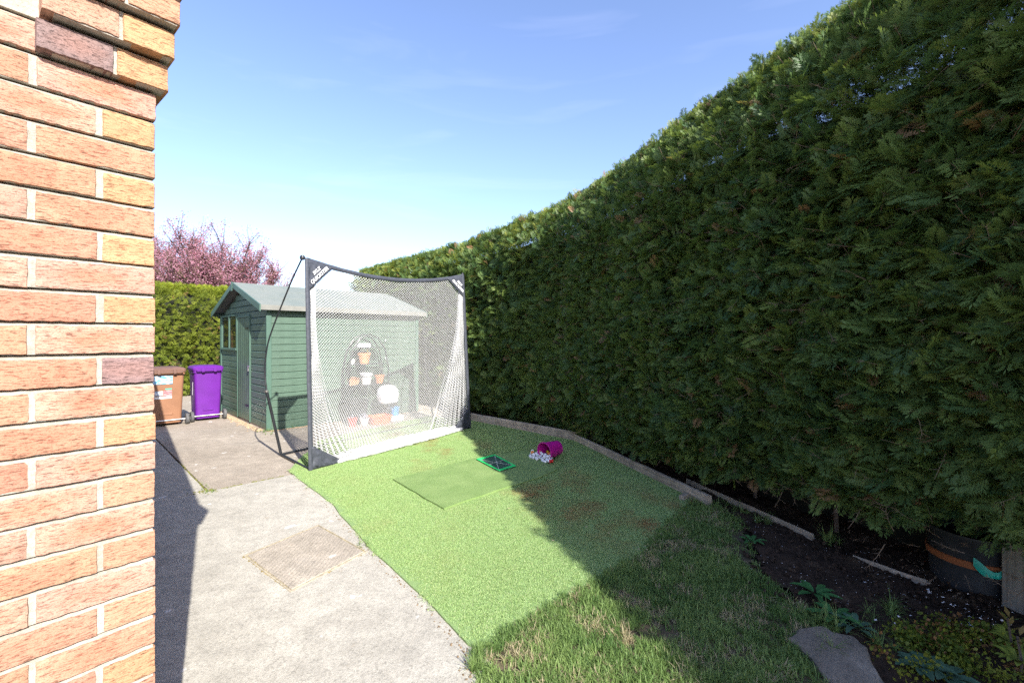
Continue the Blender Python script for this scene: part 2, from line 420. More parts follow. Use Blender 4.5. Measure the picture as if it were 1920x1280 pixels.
# ---------------------------------------------------- inspection cover set in the path
cv = [G(457, 1043), G(597, 985), G(688, 1035), G(545, 1110)]
cc = sum(cv, Vector())/4
cover = thing('manhole_cover', 'rough concrete filled inspection cover set flush in the sunlit path', 'manhole cover', (cc.x, cc.y, 0))
def inset(P, d): c = sum(P, Vector())/len(P); return [c + (p-c)*(1-d/(p-c).length) for p in P]
bm = bmesh.new()
P0 = [p-cc for p in cv]; ax = (P0[1]-P0[0]).normalized()
add_loft(bm, [[(p.x, p.y, .0045) for p in inset(P0, .022)], [(p.x, p.y, .0105) for p in inset(P0, .027)]])
link('cover_slab', mesh_of(bm), M_COVER, cover)
bm = bmesh.new()
o1 = inset(P0, -.006); o2 = inset(P0, .008)
rg = [[Vector((p.x, p.y, .0045)) for p in o1], [Vector((p.x, p.y, .009)) for p in o1], [Vector((p.x, p.y, .009)) for p in o2], [Vector((p.x, p.y, .0045)) for p in o2]]
add_loft(bm, rg, (False, False)); link('frame', mesh_of(bm), simple('rusted_rim', (.42, .37, .28), .9, .3, 30, .5, 90), cover)
bm = bmesh.new()
o1 = inset(P0, .010); o2 = inset(P0, .020)
add_loft(bm, [[Vector((p.x, p.y, .006)) for p in o1], [Vector((p.x, p.y, .0062)) for p in o2]], (False, False))
link('moss_joint', mesh_of(bm), simple('moss_joint', (.33, .28, .16), .95, .6, 25, .8, 90), cover)

# ---------------------------------------------------- artificial turf
TZ = .016
turf_px = [(541, 884), (556, 868), (600, 826), (800, 782), (884, 786), (980, 800), (1078, 824), (1180, 868), (1292, 917), (1306, 932), (1252, 985),
           (1205, 1040), (1140, 1082), (1085, 1108), (1010, 1155), (950, 1195), (893, 1220), (876, 1212), (840, 1170), (800, 1128), (745, 1078), (700, 1035), (655, 985), (620, 945), (575, 910)]
TP = [G(u, v) for u, v in turf_px]
turf = bpy.data.objects.new('artificial_turf', None); C.objects.link(turf); kind(turf, 'structure')
bm = bmesh.new()
P = []
for i in range(len(TP)):
    a, b = TP[i], TP[(i+1) % len(TP)]; k = max(1, int((b-a).length/.06))
    for q in range(k):
        p = a.lerp(b, q/k); P.append(p + Vector((noise.noise(p*3.1), noise.noise(p*3.1+Vector((9, 0, 0))), 0))*.012)
TPd = [(p.x, p.y) for p in P]
add_loft(bm, [[(p.x, p.y, .005) for p in P], [(p.x, p.y, TZ) for p in P]])
link('turf_backing', mesh_of(bm), M_TURFB, turf)
def turf_template(n, size, hgt, mat, w=.0022):
    bm = bmesh.new()
    for i in range(n):
        x, y = random.uniform(-size/2, size/2), random.uniform(-size/2, size/2); a = random.uniform(0, 2*PI)
        lean = Vector((random.gauss(0, .5), random.gauss(0, .5), 1)).normalized(); h = hgt*random.uniform(.6, 1.15)
        d = Vector((math.cos(a), math.sin(a), 0))*w; p = Vector((x, y, 0))
        m_ = p + lean*h*.6; t = p + lean*h + Vector((random.gauss(0, .3), random.gauss(0, .3), 0))*h*.5
        v = [bm.verts.new(q) for q in (p-d, p+d, m_+d*.8, m_-d*.8, t)]
        bm.faces.new(v[:4]); bm.faces.new((v[3], v[2], v[4]))
    return template(bm, mat)
tt = [turf_template(360, .13, .0075, M_TURF, .0018) for _ in range(4)]
xs = [p[0] for p in TPd]; ys = [p[1] for p in TPd]
gx, gy = np.meshgrid(np.arange(min(xs), max(xs), .075), np.arange(min(ys), max(ys), .075)); gx = gx.ravel(); gy = gy.ravel()
gx = gx + rng.uniform(-.02, .02, len(gx)); gy = gy + rng.uniform(-.02, .02, len(gx))
# keep tufts off the rim
shr = [(p[0], p[1]) for p in inset([Vector((a, b, 0)) for a, b in TPd], .045)]
k = inside_np(gx, gy, shr); gx, gy = gx[k], gy[k]
def dirt(x, y):
    v = noise.fractal(Vector((x*2.6, y*1.7, 3.3)), .6, 2.2, 5)+.25*noise.noise(Vector((x*17, y*17, 1)))
    # dirt trodden in along the lawn side
    near_l = max(0, 1-abs((x-1.2)*.75+(y-3.95)*.66)/.85)
    return max(0., min(.8, (v-.08)*2.4*(.06+near_l*.95)))
tn = [dirt(a, b)*random.uniform(.3, 1.3) for a, b in zip(gx, gy)]
kind(scatter('turf_pile', tt, np.stack([gx, gy, np.full(len(gx), TZ)], 1),
     np.stack([np.zeros(len(gx)), np.zeros(len(gx)), rng.uniform(0, 6.28, len(gx))], 1), rng.uniform(.9, 1.15, len(gx)), tn, turf), 'stuff')
# frayed dark selvedge along the path side
bm = bmesh.new(); ed = [p for p in P if p.x < -.05 and p.y < 5.5]

# ---------------------------------------------------- darker practice mat on the turf
PM = [G(737, 903), G(893, 862), G(985, 848), G(1046, 884), G(1010, 900), G(930, 925), G(832, 959)]
pm = []
for i in range(len(PM)):
    a, b = PM[i], PM[(i+1) % len(PM)]
    for q in range(14): pm.append(a.lerp(b, q/14) + Vector((noise.noise(a.lerp(b, q/14)*4), noise.noise(a.lerp(b, q/14)*4+Vector((5, 5, 5))), 0))*.012)
bm = bmesh.new(); add_loft(bm, [[(p.x, p.y, TZ+.002) for p in pm], [(p.x, p.y, TZ+.018) for p in pm]])
pmat = link('practice_mat', mesh_of(bm), M_MAT2); tag(pmat, 'plain darker green mat lying flat on the paler artificial turf', 'mat')

# ---------------------------------------------------- soil bed and lawn
def height_sheet(name, P, z, mat, step=.05, amp=.03, sc=4.0, parent=None):
    xs = [p[0] for p in P]; ys = [p[1] for p in P]
    nx = int((max(xs)-min(xs))/step)+2; ny = int((max(ys)-min(ys))/step)+2
    bm = bmesh.new(); V = {}
    for i in range(nx):
        for j in range(ny):
            x = min(xs)+i*step; y = min(ys)+j*step
            if inside(x, y, P):
                p = Vector((x*sc, y*sc, 0)); V[i, j] = bm.verts.new((x, y, z + amp*noise.fractal(p, .9, 2.1, 5)+amp*.5*noise.noise(p*3.3)))
    for (i, j) in V:
        q = [(i, j), (i+1, j), (i+1, j+1), (i, j+1)]
        if all(t in V for t in q): bm.faces.new([V[t] for t in q])
    return link(name, mesh_of(bm, smooth=True), mat, parent)
bedP = [(p.x, p.y) for p in (G(884, 784), G(1078, 821), G(1290, 912), G(1340, 948), G(1395, 985), G(1425, 1080), G(1520, 1150), G(1600, 1230), G(1640, 1290))] + [(2.2, 1.2), (2.5, -3), (5.5, -3), (4.2, 3), (3.4, 6), (2.2, 8.5), (-.2, 11.5), (-3.2, 14.5), (-4.6, 14.2), (-1.6, 10.2)]
kind(height_sheet('soil_bed', bedP, .012, M_SOIL, .045, .035, 5), 'structure')
lawnP = [(p.x, p.y) for p in (G(888, 1275), G(884, 1216), G(893, 1216), G(1085, 1106), G(1205, 1038), G(1252, 983), G(1306, 930), G(1350, 952), G(1400, 990), G(1432, 1085), G(1520, 1150), G(1610, 1235), G(1650, 1290))] + [(2.2, 1.0), (2.4, -3), (-.1, -3), (-.1, 1.5)]
lawn = kind(height_sheet('lawn', lawnP, .0, simple('lawn_earth', (.10, .078, .045), .95, .4, 14, .8, 60), .05, .014, 5), 'structure')
def tuft_template(n, L0, L1, w, mat, spread=.018):
    bm = bmesh.new()
    for i in range(n):
        a = random.uniform(0, 2*PI); r = random.uniform(0, spread); b = random.uniform(0, 2*PI)
        p = Vector((r*math.cos(a), r*math.sin(a), 0)); ln = random.uniform(L0, L1); out = Vector((math.cos(b), math.sin(b), 0))
        side = Vector((-math.sin(b), math.cos(b), 0))*w; tilt = random.uniform(.3, 2.0)
        pts = [p]; d = (Vector((0, 0, 1)) + out*tilt*.5).normalized()
        for q in range(3): pts.append(pts[-1]+d*ln/3); d = (d + out*.35*tilt + Vector((0, 0, -.22*tilt))).normalized()
        pr = None
        for q, pt in enumerate(pts):
            ww = side*(1, .95, .7, .08)[q]; cur = (bm.verts.new(pt-ww), bm.verts.new(pt+ww))
            if pr: bm.faces.new((pr[0], pr[1], cur[1], cur[0]))
            pr = cur
    return template(bm, mat)
gt = [tuft_template(15, .022, .062, .0018, M_GRASS, .026) for _ in range(6)]
def lawn_scatter(name, P, dens, fn, tmpl, s0, s1, z=.006, holes=()):
    xs = [p[0] for p in P]; ys = [p[1] for p in P]; A = (max(xs)-min(xs))*(max(ys)-min(ys)); n = int(A*dens)
    X = rng.uniform(min(xs), max(xs), n); Y = rng.uniform(min(ys), max(ys), n); k = inside_np(X, Y, P)
    for h in holes: k &= ~inside_np(X, Y, h)
    X, Y = X[k], Y[k]; keep = np.array([random.random() < fn(a, b) for a, b in zip(X, Y)], bool); X, Y = X[keep], Y[keep]; n = len(X)
    tn = np.array([min(1, max(0, .5+.55*noise.noise(Vector((a*3, b*3, 1)))+random.gauss(0, .22))) for a, b in zip(X, Y)])
    dd = np.array([noise.noise(Vector((a*4.2, b*4.2, 8))) for a, b in zip(X, Y)])
    tn = np.where(rng.random(n) < np.clip(.07+dd*.8, .02, .65), 1.0, np.minimum(tn, .92))
    return kind(scatter(name, tmpl, np.stack([X, Y, np.full(n, z)], 1), np.stack([rng.normal(0, .15, n), rng.normal(0, .15, n), rng.uniform(0, 6.28, n)], 1), rng.uniform(s0, s1, n), tn), 'stuff')
stoneP = [G(1478, 1205), G(1500, 1188), G(1545, 1183), G(1560, 1196), G(1600, 1200), G(1625, 1222), G(1640, 1262), G(1665, 1300), G(1560, 1300), G(1520, 1240)]
lg = lawn_scatter('lawn_grass', [p for p in lawnP if p[1] > -2], 2700, lambda x, y: min(1, max(.10, .85+1.5*noise.fractal(Vector((x*1.9, y*1.9, 4)), .8, 2, 3))) if y > .9 else .25, gt, .6, 1.15, .004,
             holes=[[(p.x, p.y) for p in stoneP], [(q[0], q[1]) for q in shr]])
tag(lg, 'short patchy grass of the lawn beside the artificial turf', 'grass')
# scruffy straggle over turf rim and bed rim
rim = [(p.x, p.y) for p in (G(880, 1225), G(1070, 1112), G(1195, 1040), G(1245, 985), G(1300, 935), G(1320, 945), G(1270, 1000), G(1210, 1060), G(1090, 1125), G(895, 1245))]
gr2 = lawn_scatter('rim_grass', rim, 2200, lambda x, y: .75, gt, .5, .95, .008); tag(gr2, 'grass straggling over the frayed lawn edge of the artificial turf', 'grass')

# ================================================================== BRICK HOUSE
WV = Vector((.64, .768, 0)); CN = Vector((-.919, 1.174, 0)); WROT = math.atan2(.768, .64)
house = thing('brick_house', 'red and orange brick house corner with stepped corbelled bricks under the eaves', 'house', (CN.x, CN.y, 0), WROT)
def brick_mesh(w, d, h, seed):
    random.seed(seed); bm = bmesh.new(); nx = max(4, int(w/.012)); nz = 6; V = {}
    def pt(x, y, z): return bm.verts.new((x, y, z))
    # front grid, side skirts
    def nzv(x, z): return .0011*noise.noise(Vector((x*60+seed*9, z*60, seed)))
    for i in range(nx+1):
        for j in range(nz+1):
            x = -w/2+w*i/nx; z = -h/2+h*j/nz; e = .0010 if (i in (0, nx) or j in (0, nz)) else 0
            if i in (0, nx) and j in (0, nz): e = .002
            ex = (.0012+.0016*random.random()) * (1 if i == 0 else -1 if i == nx else 0); ez = (.0006+.0026*random.random()**2)*(1 if j == 0 else -1 if j == nz else 0)
            V[i, j] = pt(x+ex, e + nzv(x, z) + random.random()*.0004, z+ez)
    for i in range(nx):
        for j in range(nz): bm.faces.new((V[i, j], V[i+1, j], V[i+1, j+1], V[i, j+1]))
    loop = [(i, 0) for i in range(nx)] + [(nx, j) for j in range(nz)] + [(i, nz) for i in range(nx, 0, -1)] + [(0, j) for j in range(nz, 0, -1)]
    mid = [pt(V[k].co.x*1.0+(.0016 if V[k].co.x > 0 else -.0016)*(1 if k[0] in (0, nx) else 0), .006, V[k].co.z+(.0012 if k[1] == nz else -.0012 if k[1] == 0 else 0)) for k in loop]
    back = [pt(max(-w/2, min(w/2, m_.co.x)), d-.003, m_.co.z) for m_ in mid]; n = len(loop)
    for q in range(n):
        r = (q+1) % n
        bm.faces.new((V[loop[r]], V[loop[q]], mid[q], mid[r])); bm.faces.new((mid[r], mid[q], back[q], back[r]))
    bm.faces.new(back)
    random.seed(seed+99)
    me = mesh_of(bm, 'brick'); me.materials.append(M_BRICK); return me
ST = [brick_mesh(.215, .1025, .065, k) for k in range(4)]; HD = [brick_mesh(.1025, .215, .065, 10+k) for k in range(3)]
random.seed(21)
PINK = (.49, .30, .215); ORG = (.53, .31, .165); RED = (.46, .235, .155); PUR = (.27, .19, .175); SAL = (.49, .275, .175)
Z0 = 1.633 - 22*.0747
def put_brick(me, cx, cy, cz, c, heart):
    o = bpy.data.objects.new('brick', me); C.objects.link(o); o.parent = house
    o.location = (cx + random.uniform(-.0022, .0016), cy + random.uniform(-.0018, .0018), cz+random.uniform(-.0012, .0012)); o.rotation_euler = (random.gauss(0, .004), random.gauss(0, .004), random.gauss(0, .006))
    j = random.uniform(.9, 1.08); o.color = (c[0]*j, c[1]*j*random.uniform(.95, 1.04), c[2]*j, heart); return o
nb = 0
NC = 34
for k in range(NC):
    z = Z0 + k*.0747 + .0374
    q = k-22                                    # course number from eye level
    corb = k >= 30
    out = .028*(k-29) if corb else 0; so = (.020, .028, .033, .037)[k-30] if corb else 0
    head = (q % 2 == 0)
    if not corb:
        t = 0
        if head:
            c = {0: ORG, -2: PUR, 2: ORG, -4: ORG, 4: ORG, 6: ORG}.get(q, random.choice([ORG, SAL, PINK, SAL]))
            put_brick(random.choice(HD), -.1025/2, 0, z, c, .15); t = .1125; nb += 1
        for n_ in range(4):
            c = random.choice([PINK, PINK, SAL, SAL, RED]); put_brick(random.choice(ST), -t-.1075, 0, z, c, random.choice([.95, .8, .5, .9])); t += .225; nb += 1
        if t < .95: put_brick(HD[0], -t-.0512, 0, z, SAL, .3)
    else:
        # stepped corbel: one header at the corner, one stretcher, cut short, then the wall again
        put_brick(HD[k % 3], so-.051, -out, z, ORG if k < 32 else SAL, .1)
        o = put_brick(ST[k % 4], so-.1125-.06, -out, z, PUR if k == 30 else PINK, .2); o.scale.x = .60
        t = .215
        for n_ in range(4): put_brick(ST[(k+n_) % 4], -t-.1075-(.05 if k % 2 else 0), 0, z, random.choice([PINK, SAL]), .8); t += .225
# mortar: struck bed joints, nearly flush upright joints
prof = []
for k in range(NC+1):
    zb = Z0 + k*.0747
    prof += [(.0042, zb-.0040), (.0200, zb+.0048), (.0046, zb+.0054)]
bm = bmesh.new()
nx = 60; prev = None
for i in range(nx+1):
    x = -.0045 - i*(1.08/nx)
    ring = [bm.verts.new((x, y+.0012*noise.noise(Vector((x*30, z*50, 0))), z)) for y, z in prof]
    if prev:
        for a in range(len(ring)-1): bm.faces.new((prev[a], ring[a], ring[a+1], prev[a+1]))
    prev = ring
mo = link('mortar', mesh_of(bm), M_MORTAR, house)
bm = bmesh.new()
add_box(bm, -1.08, -.0045, .0205, .20, 0, Z0+NC*.0747)
for k in range(30, 34):
    out = .028*(k-29); z = Z0+k*.0747
    add_box(bm, -.19, (.020, .028, .033, .037)[k-30]-.006, -out+.006, .02, z+.004, z+.071)
link('mortar_core', mesh_of(bm), M_MORTAR, house)
# long side wall away from view, with the eaves that throw the long shadow over the path
def m_bricktex():
    m = Mat('brickwork_far'); b = m.N('ShaderNodeTexBrick', i_Scale=1.0); b.inputs['Color1'].default_value = (.5, .26, .16, 1); b.inputs['Color2'].default_value = (.6, .36, .18, 1)
    b.inputs['Mortar'].default_value = (.5, .46, .4, 1); b.inputs['Mortar Size'].default_value = .006; b.inputs['Brick Width'].default_value = .225; b.inputs['Row Height'].default_value = .075
    c = m.N('ShaderNodeTexCoord'); s_ = m.N('ShaderNodeSeparateXYZ'); k = m.N('ShaderNodeCombineXYZ'); m.L(c.outputs['Object'], s_.inputs[0]); m.L(s_.outputs[1], k.inputs[0]); m.L(s_.outputs[2], k.inputs[1])
    m.L(k.outputs[0], b.inputs[0]); m.col(b.outputs[0]); m.rough(.9); return m.m
EV = math.atan2(.765, -.644) - WROT           # heading of the eaves in house space
ed_ = Vector((math.cos(EV), math.sin(EV), 0)); en = Vector((ed_.y, -ed_.x, 0))
bm = bmesh.new()
a = Vector((-.012, .19, 0)); b = a + ed_*7.6 - en*.02
fl = [a, b, b - en*2.0, Vector((-1.05, .19, 0))]
add_loft(bm, [[(p.x, p.y, 0) for p in fl], [(p.x, p.y, 2.5) for p in fl]])
link('side_wall', mesh_of(bm), m_bricktex(), house)
M_TILE = simple('roof_tile_brown', (.16, .09, .06), .85, .25, 5, .4, 40)
bm = bmesh.new(); e0 = Vector((.0, .02, 0)); e1 = e0 + ed_*7.7
sl = [e0 - en*.0, e1 - en*.0, e1 - en*2.3 + Vector((0, 0, 1.4)), e0 + Vector((-1.3, .1, 1.4))]
add_loft(bm, [[(p.x, p.y, p.z+2.535) for p in sl], [(p.x, p.y, p.z+2.60) for p in sl]])
link('roof', mesh_of(bm), M_TILE, house)

# ================================================================== HEDGES
def frond_template(mat, nside=8, seed=0, fine=True):
    """flat spray of a clipped conifer: midrib with branchlets that carry scale-leaf lobes; unit length along x"""
    random.seed(seed); bm = bmesh.new()
    def kite(p, d, ln, w, up):
        s_ = d.cross(up).normalized()*w
        v = [bm.verts.new(q) for q in (p, p+d*ln*.45+s_, p+d*ln, p+d*ln*.45-s_)]; bm.faces.new(v)
    up = Vector((0, 0, 1))
    def rib(x): return Vector((x, .05*math.sin(x*2.5+seed), -.16*x*x))
    for i in range(nside):
        x = .10+.80*i/nside; p = rib(x)
        for sg in (-1, 1):
            ln = (.40*(1-x)+.11)*random.uniform(.75, 1.15)*(.7+.6*min(1, x*3))
            a = math.radians(random.uniform(38, 56)); d = Vector((math.cos(a), sg*math.sin(a), random.uniform(-.15, .12))).normalized()
            u2 = (up + Vector((0, random.gauss(0, .25), 0))).normalized()
            kite(p, d, ln, .022, u2)
            if fine:
                m = 4 if ln > .25 else 3
                for q in range(m):
                    pp = p + d*ln*(.25+.6*q/m)
                    for s2 in (-1, 1):
                        a2 = a + s2*math.radians(random.uniform(30, 46)); d2 = Vector((math.cos(a2), sg*math.sin(a2), d.z+random.uniform(-.1, .1))).normalized()
                        kite(pp, d2, ln*random.uniform(.30, .46), .012, u2)
    kite(rib(.0), Vector((1, 0, -.02)).normalized(), .95, .010, up)
    kite(rib(.84), Vector((1, 0, -.25)).normalized(), .2, .028, up)
    return template(bm, mat, 'frond_form')
FR = [frond_template(M_HEDGE, 8, k) for k in range(5)]
FRF = [frond_template(M_HEDGE, 6, 20+k) for k in range(3)]
FRL = [frond_template(M_HEDGEF, 5, 40+k) for k in range(3)]
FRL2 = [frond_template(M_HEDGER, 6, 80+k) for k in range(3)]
FRT = [frond_template(M_HEDGETIP, 5, 60+k) for k in range(3)]
random.seed(5)
def lump(t, z, sc=1.3): return noise.fractal(Vector((t*sc, z*sc, 2.2)), .8, 2.0, 3)
def hedge_pts(p0, p1, H, n, zmin, depth, out_sign, size, width=1.0, topn=0, layer=.28, amp=.10, up=.25, back=False):
    """points, rotations, scales on the face and top of a hedge running p0 -> p1; face normal to the left of travel * out_sign"""
    p0 = Vector(p0); p1 = Vector(p1); d = (p1-p0); Ln = d.length; d.normalize(); nrm = Vector((-d.y, d.x, 0))*out_sign
    P = []; X = []; Zx = []; Sc = []
    for i in range(n):
        t = random.uniform(0, Ln); z0 = zmin(t) if callable(zmin) else zmin; h = H(t) if callable(H) else H
        z = z0 + (h-z0)*random.random()
        o = amp*lump(t, z) - layer*random.random()**1.4
        if z > h-.7: o -= ((z-(h-.7))/.7)**2*.38
        if z < z0+.7: o -= ((z0+.7-z)/.7)**1.5*.30
        P.append(p0+d*t+nrm*o+Vector((0, 0, z)))
        tilt = min(1, max(0, (z-(h-.9))/.9))
        ax = nrm*random.uniform(.30, 1.0) + d*random.gauss(0, .75) + Vector((0, 0, up*.6 + random.gauss(0, .55) + tilt*.9))
        X.append(ax); zz = Vector((random.gauss(0, .5), random.gauss(0, .5), 1)) + nrm*random.uniform(.2, 1.1); Zx.append(zz)
        Sc.append(size(t)*random.uniform(.45, 1.25))
    for i in range(topn):
        t = random.uniform(0, Ln); h = H(t) if callable(H) else H
        o = -.25 - random.random()*(width-.25)
        P.append(p0+d*t+nrm*o+Vector((0, 0, h+.05*lump(t*2, o*2)-random.random()*.15)))
        X.append(Vector((random.gauss(0, .6), random.gauss(0, .6), .9))+nrm*.2); Zx.append(Vector((random.gauss(0, 1), random.gauss(0, 1), .4))); Sc.append(size(t)*random.uniform(.6, 1.05))
    return P, X, Zx, Sc
def mk(name, templ, lists, parent, tintf=None):
    P = np.array([list(p) for l in lists for p in l[0]]); X = np.array([list(p) for l in lists for p in l[1]]); Z = np.array([list(p) for l in lists for p in l[2]]); Sc = np.concatenate([l[3] for l in lists])
    tn = np.clip(rng.beta(1.1, 1.4, len(P))*.93 + np.array([.28*noise.noise(Vector(p)*1.4) for p in P]), 0, .93)
    tn = np.where(rng.random(len(P)) < .022, 1.0, tn)
    return kind(scatter(name, templ, P, euler_from(X, Z), Sc, tn, parent), 'stuff')
def core_mesh(segs, H, w, inset_, z0, parent, amp=.08, name='filler_core', foot=.72):  # solid dark filler added inside a hedge to block sun and close gaps
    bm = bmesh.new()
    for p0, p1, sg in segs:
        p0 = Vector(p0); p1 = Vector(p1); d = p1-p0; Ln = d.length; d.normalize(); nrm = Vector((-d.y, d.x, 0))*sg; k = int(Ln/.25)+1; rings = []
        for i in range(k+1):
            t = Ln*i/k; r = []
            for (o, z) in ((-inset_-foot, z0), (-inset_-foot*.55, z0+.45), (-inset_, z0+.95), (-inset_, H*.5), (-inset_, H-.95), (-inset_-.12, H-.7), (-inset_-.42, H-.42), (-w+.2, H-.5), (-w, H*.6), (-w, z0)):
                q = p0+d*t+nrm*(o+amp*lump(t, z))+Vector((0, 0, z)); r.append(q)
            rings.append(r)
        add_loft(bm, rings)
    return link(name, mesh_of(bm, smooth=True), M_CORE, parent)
def stems(parent, p0, p1, sg, off, n, h, r=.03):
    p0 = Vector(p0); p1 = Vector(p1); d = p1-p0; Ln = d.length; d.normalize(); nrm = Vector((-d.y, d.x, 0))*sg
    for i in range(n):
        q = p0+d*(Ln*(i+.5+random.uniform(-.2, .2))/n)-nrm*off; pts = [q+Vector((random.gauss(0, .02)*j, random.gauss(0, .02)*j, h*j/4-.05)) for j in range(5)]
        tube_obj('stem', pts, [r, r*.9, r*.8, r*.7, r*.5], M_BARK, parent, 7)
# tall dark hedge on the right, running past the camera and turning away behind the net
big = thing('conifer_hedge', 'tall dark green clipped conifer hedge towering over the right side of the garden', 'hedge', (2.2, 2.5, 0))
def rel(o, p): return Vector(p) - Vector(o.location)
HB = Vector((.62, 7.55, 0)); HA = HB + Vector((.30, -.954, 0))*12.6; HC = Vector((-5.25, 15.0, 0))
a_, b_, c_ = rel(big, HA), rel(big, HB), rel(big, HC)
def zminA(t):
    y = HA.y + .954*t
    return max(.10, min(.56, .56-.125*(y-2.4))) + .10*noise.noise(Vector((t*2, 0, 0)))
Hn = lambda t: 3.84 + .05*noise.noise(Vector((t*1.1, 5, 0)))
Hf = lambda t: 3.60 + .02*t + .22*max(0, 1-t/3.2) + .05*noise.noise(Vector((t*1.1, 9, 0)))
ly = lambda t: HA.y+.954*t
vis = HA + (HB-HA)*((2.5-HA.y)/(HB.y-HA.y) - .12); v_ = rel(big, vis)
off = (vis-HA).length
nearL = (HB-vis).length
N1 = hedge_pts(v_, b_, lambda t: Hn(t+off), 38000, lambda t: zminA(t+off), .3, 1, lambda t: .165-.007*t, topn=3600, width=1.1)
N0 = hedge_pts(a_, v_, Hn, 2600, zminA, .3, 1, lambda t: .26, topn=1300, width=1.1)
F1 = hedge_pts(b_, c_, Hf, 19000, .08, .3, 1, lambda t: .19, topn=3000, width=1.1, amp=.13)
F2 = hedge_pts(c_, c_+Vector((.9, .75, 0)), 3.5, 900, .3, .3, 1, lambda t: .19)
F3 = hedge_pts(b_+Vector((.12, -.25, 0)), b_+Vector((-.2, .25, 0)), 3.8, 1900, .1, .3, 1, lambda t: .18)
mk('foliage', FR, [N1, N0], big); mk('foliage', FRF, [F1, F2, F3], big)
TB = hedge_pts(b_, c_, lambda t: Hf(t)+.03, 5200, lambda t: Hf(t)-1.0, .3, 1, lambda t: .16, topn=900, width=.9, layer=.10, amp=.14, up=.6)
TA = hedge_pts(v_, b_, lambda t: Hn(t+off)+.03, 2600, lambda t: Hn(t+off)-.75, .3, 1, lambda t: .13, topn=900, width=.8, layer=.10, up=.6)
for T_, pw_ in ((TB, .7), (TA, 1.5)):  # pale fronds that paint a sunlit rim along the hedge top
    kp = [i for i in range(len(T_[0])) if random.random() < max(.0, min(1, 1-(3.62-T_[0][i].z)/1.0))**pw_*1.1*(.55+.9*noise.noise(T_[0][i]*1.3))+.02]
    mk('sunlit_rim_fronds', [FRL2[k] for k in range(3)], [tuple([q[i] for i in kp] for q in T_)], big)
mid_ = a_ + (b_-a_)*((3.75-HA.y)/(HB.y-HA.y))
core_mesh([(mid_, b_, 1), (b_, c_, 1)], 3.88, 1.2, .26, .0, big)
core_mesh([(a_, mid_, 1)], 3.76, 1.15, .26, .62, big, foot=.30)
for off_ in (1.15, 1.5):                               # dark strips added behind the hedge foot to block sun on the soil
    bm = bmesh.new(); d_ = (b_-a_).normalized(); n_ = Vector((-d_.y, d_.x, 0)); rr = []
    for i in range(50):
        q = a_+(mid_-a_)*(i/49)*1.04-n_*(off_+.12*lump(i*.2, 3)); rr.append([q+Vector((0, 0, -.02)), q+Vector((0, 0, .5))-n_*.05, q+Vector((0, 0, 1.1)), q-n_*.25+Vector((0, 0, 1.1)), q-n_*.25+Vector((0, 0, -.02))])
    add_loft(bm, rr); link('foot_sun_block', mesh_of(bm), M_CORE, big)
stems(big, v_, b_, 1, .80, 7, 1.3, .018); stems(big, b_, c_, 1, .45, 8, 1.2, .035)
# dead twigs poking out of the clipped face
def twig_template(seed):
    random.seed(seed); bm = bmesh.new()
    add_tube(bm, [(0, 0, 0), (.5, .03, .02), (1, .0, .08)], [.014, .010, .004], 4)
    for i in range(6):
        x = random.uniform(.2, .95); a = random.choice((-1, 1))*random.uniform(.4, 1); add_tube(bm, [(x, 0, .02), (x+.18*math.cos(a), .18*math.sin(a), random.uniform(-.08, .1))], [.007, .003], 3)
    return template(bm, M_TWIGD, 'twig_form')
M_TWIGD = simple('dead_twig', (.22, .155, .10), .9, .4, 20)
TW = [twig_template(k) for k in range(3)]; random.seed(44)
T1 = hedge_pts(v_, b_, lambda t: Hn(t+off), 1500, lambda t: zminA(t+off), .3, 1, lambda t: .15, layer=.06, up=.1)
T2 = hedge_pts(v_, b_, lambda t: .85, 420, lambda t: .25, .3, 1, lambda t: .15, layer=.45, up=-.3)
mk('dead_twigs', TW, [T1, T2], big)
# sunny hedge behind the bins
lh = thing('yellow_green_hedge', 'sunlit yellow green clipped hedge behind the wheelie bins', 'hedge', (-8.6, 12.8, 0))
l0 = rel(lh, Vector((-9.40, 12.0, 0)) - SV*3.4); l1 = rel(lh, Vector((-9.40, 12.0, 0)) + SV*4.2)
LHH = 3.02
LA = hedge_pts(l0, l1, LHH, 11000, .05, .3, -1, lambda t: .17, topn=0, amp=.10)
LT = hedge_pts(l0, l1, LHH+.05, 2600, LHH-.22, .3, -1, lambda t: .13, topn=1800, width=.8, layer=.15, up=.8)
mk('foliage', FRL, [LA], lh); mk('fresh_tips', FRT, [LT], lh)
core_mesh([(l0, l1, -1)], LHH+.40, .9, .30, .0, lh, foot=.1)
stems(lh, l0, l1, -1, .4, 5, .9, .03)

